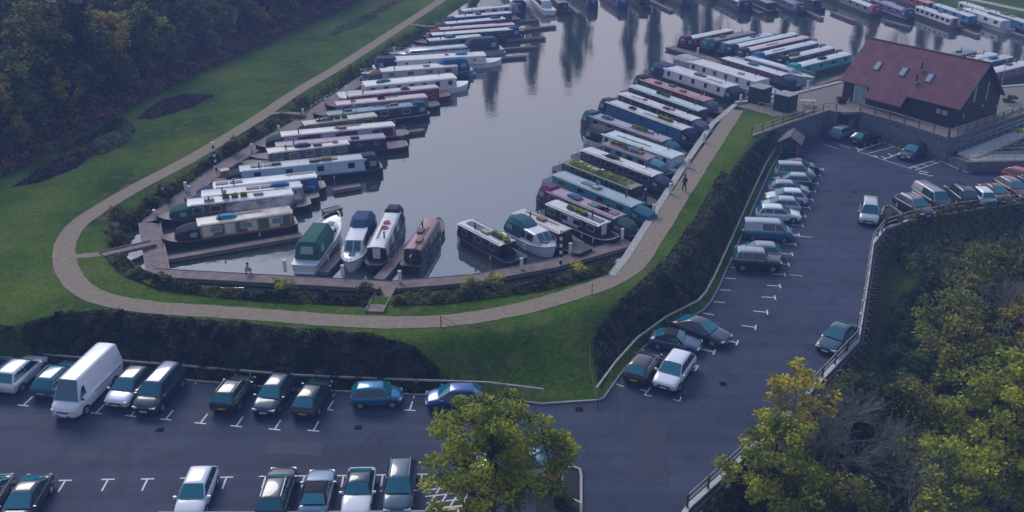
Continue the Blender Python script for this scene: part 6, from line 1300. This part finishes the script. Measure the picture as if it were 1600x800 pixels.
# behind the clubhouse
BG = 'boats moored behind the clubhouse'
for a_, b__, L_, W_, lab_, o_ in [
 ((1470,112),(1560,92),11,2.3,'dark boat with a grey cover nearest the ridge of the clubhouse',dict(cab=(.03,.05,.07),roof=(.12,.17,.20),items=['box'])),
 ((1495,118),(1580,100),12,2.1,'white roofed boat second beyond the clubhouse',dict(cab=(.10,.08,.10),roof=(.48,.45,.45),items=['box'])),
 ((1512,124),(1600,104),13,2.1,'pale roofed boat with a dark awning third beyond the clubhouse',dict(cab=(.04,.06,.10),roof=(.40,.40,.43),items=['tarp','ring'])),
 ((1538,138),(1640,112),14,2.4,'purple brown boat with a white roof beside the pale lamp post',dict(cab=(.09,.06,.09),roof=(.50,.46,.45),items=['box'],hood=(.4,.4,.42)))]:
    boat('n',a_,b__,1,lab_,BG,o_,W=W_,L=L_)
# far row: stern ends at these pixels, boats run away to the upper left
FARB = [((812,22),'navy barge with a white roof at the top left of the water',dict(cab=(.02,.03,.06),roof=(.50,.50,.50),hood=(.015,.03,.06),items=[]),3.0,'n'),
 ((860,26),'white cabin cruiser with brown stripe among the far boats',dict(strake=(.2,.1,.08),c0=-.3,c1=.3,h=1.0,nwin=5),2.6,'c'),
 ((884,24),'small dark boat with a red ensign among the far boats',dict(cab=(.05,.03,.03),roof=(.15,.12,.12),items=['ring']),2.1,'n'),
 ((928,18),'navy narrowboat with a white patch right of the red ensign',dict(cab=(.014,.03,.07),roof=(.30,.33,.38),items=['box'],hood=(.014,.03,.06)),2.1,'n'),
 ((975,17),'royal blue covered narrowboat among the far boats',dict(cab=(.012,.05,.20),roof=(.05,.12,.30),items=['tarp'],hood=(.012,.06,.24)),2.1,'n'),
 ((1012,18),'black narrowboat with a white hatch among the far boats',dict(cab=(.012,.012,.016),roof=(.10,.10,.12),items=['box'],frame=(.5,.5,.5)),2.1,'n'),
 ((1075,15),'dark blue hooded boat left of the navy widebeam',dict(cab=(.012,.03,.08),roof=(.06,.10,.18),hood=(.012,.04,.10),items=[]),2.1,'n'),
 ((1168,22),'navy widebeam with white windows in the middle of the far row',dict(cab=(.02,.03,.07),roof=(.45,.45,.46),items=['box'],hood=(.015,.03,.07)),2.8,'n'),
 ((1212,24),'black boat with a white rubbing band in the far row',dict(cab=(.03,.03,.035),roof=(.20,.18,.18),trim=(.5,.5,.5),items=['box','dish']),2.1,'n'),
 ((1255,26),'slate blue covered boat with a wooden deck in the far row',dict(cab=(.08,.10,.16),roof=(.14,.16,.22),hood=(.07,.09,.15),items=[]),2.3,'n'),
 ((1285,20),'dark boat with a white fender board before the green one',dict(cab=(.02,.02,.025),roof=(.10,.10,.12),items=['box']),2.1,'n'),
 ((1373,30),'green and white narrowboat with a red stern',dict(cab=(.12,.22,.16),panel=(.10,.20,.15),roof=(.50,.48,.46),items=[],hood=(.28,.03,.05)),2.1,'n'),
 ((1425,36),'purple boat with a blue hood in the far row',dict(cab=(.12,.08,.20),roof=(.22,.18,.28),hood=(.03,.05,.18),items=['box'],trim=(.45,.42,.45)),2.2,'n'),
 ((1502,50),'white narrowboat with a long window band and red end',dict(cab=(.46,.44,.44),roof=(.48,.46,.45),items=['box'],nwin=7,door=(.3,.03,.05),hull=(.05,.04,.05)),2.1,'n'),
 ((1530,46),'light blue narrowboat behind the window band boat',dict(cab=(.06,.22,.40),roof=(.42,.50,.54),items=['box']),2.1,'n'),
 ((1582,54),'plain white narrowboat with small windows in the far row',dict(cab=(.50,.50,.50),hull=(.3,.3,.32),roof=(.52,.50,.48),items=['pole'],nwin=4),2.2,'n'),
 ((1622,58),'blue edged narrowboat at the right end of the far row',dict(cab=(.04,.16,.28),roof=(.45,.44,.42),items=['box','logs']),2.1,'n')]
fd = (un(1505,50,WZ) - un(1428,22,WZ)).normalized()
extra = [((906,2),'dark boat behind the red ensign',(.03,.04,.06)),((1040,0),'grey roofed boat behind the royal blue cover',(.1,.1,.12)),((1120,2),'brown boat behind the navy widebeam',(.08,.05,.05)),((1318,8),'grey boat tucked behind the green and white one',(.12,.12,.14)),((1466,24),'red trimmed boat between the purple and the window band boats',(.2,.05,.06)),((1560,38),'pale cabined boat behind the plain white one',(.4,.4,.4))]
for (px, py), lab_, o_, W_, kd in FARB:
    c_ = un(px, py, WZ) - fd*7.5 + Vector((0, W_*.3, 0)); root = empty('narrowboat' if W_ < 2.5 else 'widebeam_boat', c_, math.atan2(-fd.y, -fd.x)); tag(root, lab_, 'narrowboat' if W_ < 2.5 and kd == 'n' else 'boat', FARG)
    (narrowboat if kd == 'n' else cruiser)(root, 15, W_, o_, True)
for (px, py), lab_, cc in extra:
    c_ = un(px, py, WZ) - fd*7; root = empty('narrowboat', c_, math.atan2(-fd.y, -fd.x)); tag(root, lab_, 'narrowboat', FARG); narrowboat(root, 13, 2.1, dict(cab=cc, roof=tuple(min(.5, c1*2.5+.08) for c1 in cc), items=['box']), True)

# chimney smoke drifting over the grey boats
sm_ = bpy.data.materials.new('smoke'); sm_.use_nodes = True; t = sm_.node_tree; t.nodes.remove(t.nodes['Principled BSDF'])
pv = t.nodes.new('ShaderNodeVolumePrincipled'); pv.inputs['Color'].default_value = (.85,.88,.95,1); tc = t.nodes.new('ShaderNodeTexCoord'); nn_ = t.nodes.new('ShaderNodeTexNoise'); nn_.inputs['Scale'].default_value = .9; nn_.inputs['Detail'].default_value = 4; t.links.new(tc.outputs['Object'], nn_.inputs['Vector'])
mr = t.nodes.new('ShaderNodeMapRange'); mr.inputs[1].default_value = .42; mr.inputs[2].default_value = .7; mr.inputs[3].default_value = 0; mr.inputs[4].default_value = .9; t.links.new(nn_.outputs[0], mr.inputs[0]); t.links.new(mr.outputs[0], pv.inputs['Density'])
t.links.new(pv.outputs[0], t.nodes['Material Output'].inputs['Volume'])
rings = []
for i in range(11):
    a_ = math.pi*i/10; rr_ = math.sin(a_); rings.append([Vector((-3.6*math.cos(a_), (1.1+.3*math.sin(i*2))*rr_*math.cos(k_*.5236)+.2*math.sin(i), (.65+.15*math.cos(i*1.7))*rr_*math.sin(k_*.5236)+.35*i*.1)) for k_ in range(12)])
smo = MB().loft(rings).build('smoke', sm_, None, smooth=2); smo.location = un(415,322,4.1); smo.rotation_euler = (0,0,R(18)); tag(smo, 'thin chimney smoke drifting over the grey narrowboats', None, None, 'stuff')

# ------------------------------------------------------------------ added volume, tints everything blue and lifts dark tones
hm = bpy.data.materials.new('tint_veil'); hm.use_nodes = True; t = hm.node_tree; t.nodes.remove(t.nodes['Principled BSDF'])
pv = t.nodes.new('ShaderNodeVolumePrincipled'); pv.inputs['Color'].default_value = (.32,.50,1,1); pv.inputs['Density'].default_value = .0011
t.links.new(pv.outputs[0], t.nodes['Material Output'].inputs['Volume'])
ho = MB().box(-1300,1300,-300,1600,-6,48).build('tint_veil', hm); tag(ho, 'blue veil added over the whole marina to tint it', None, None, 'stuff')
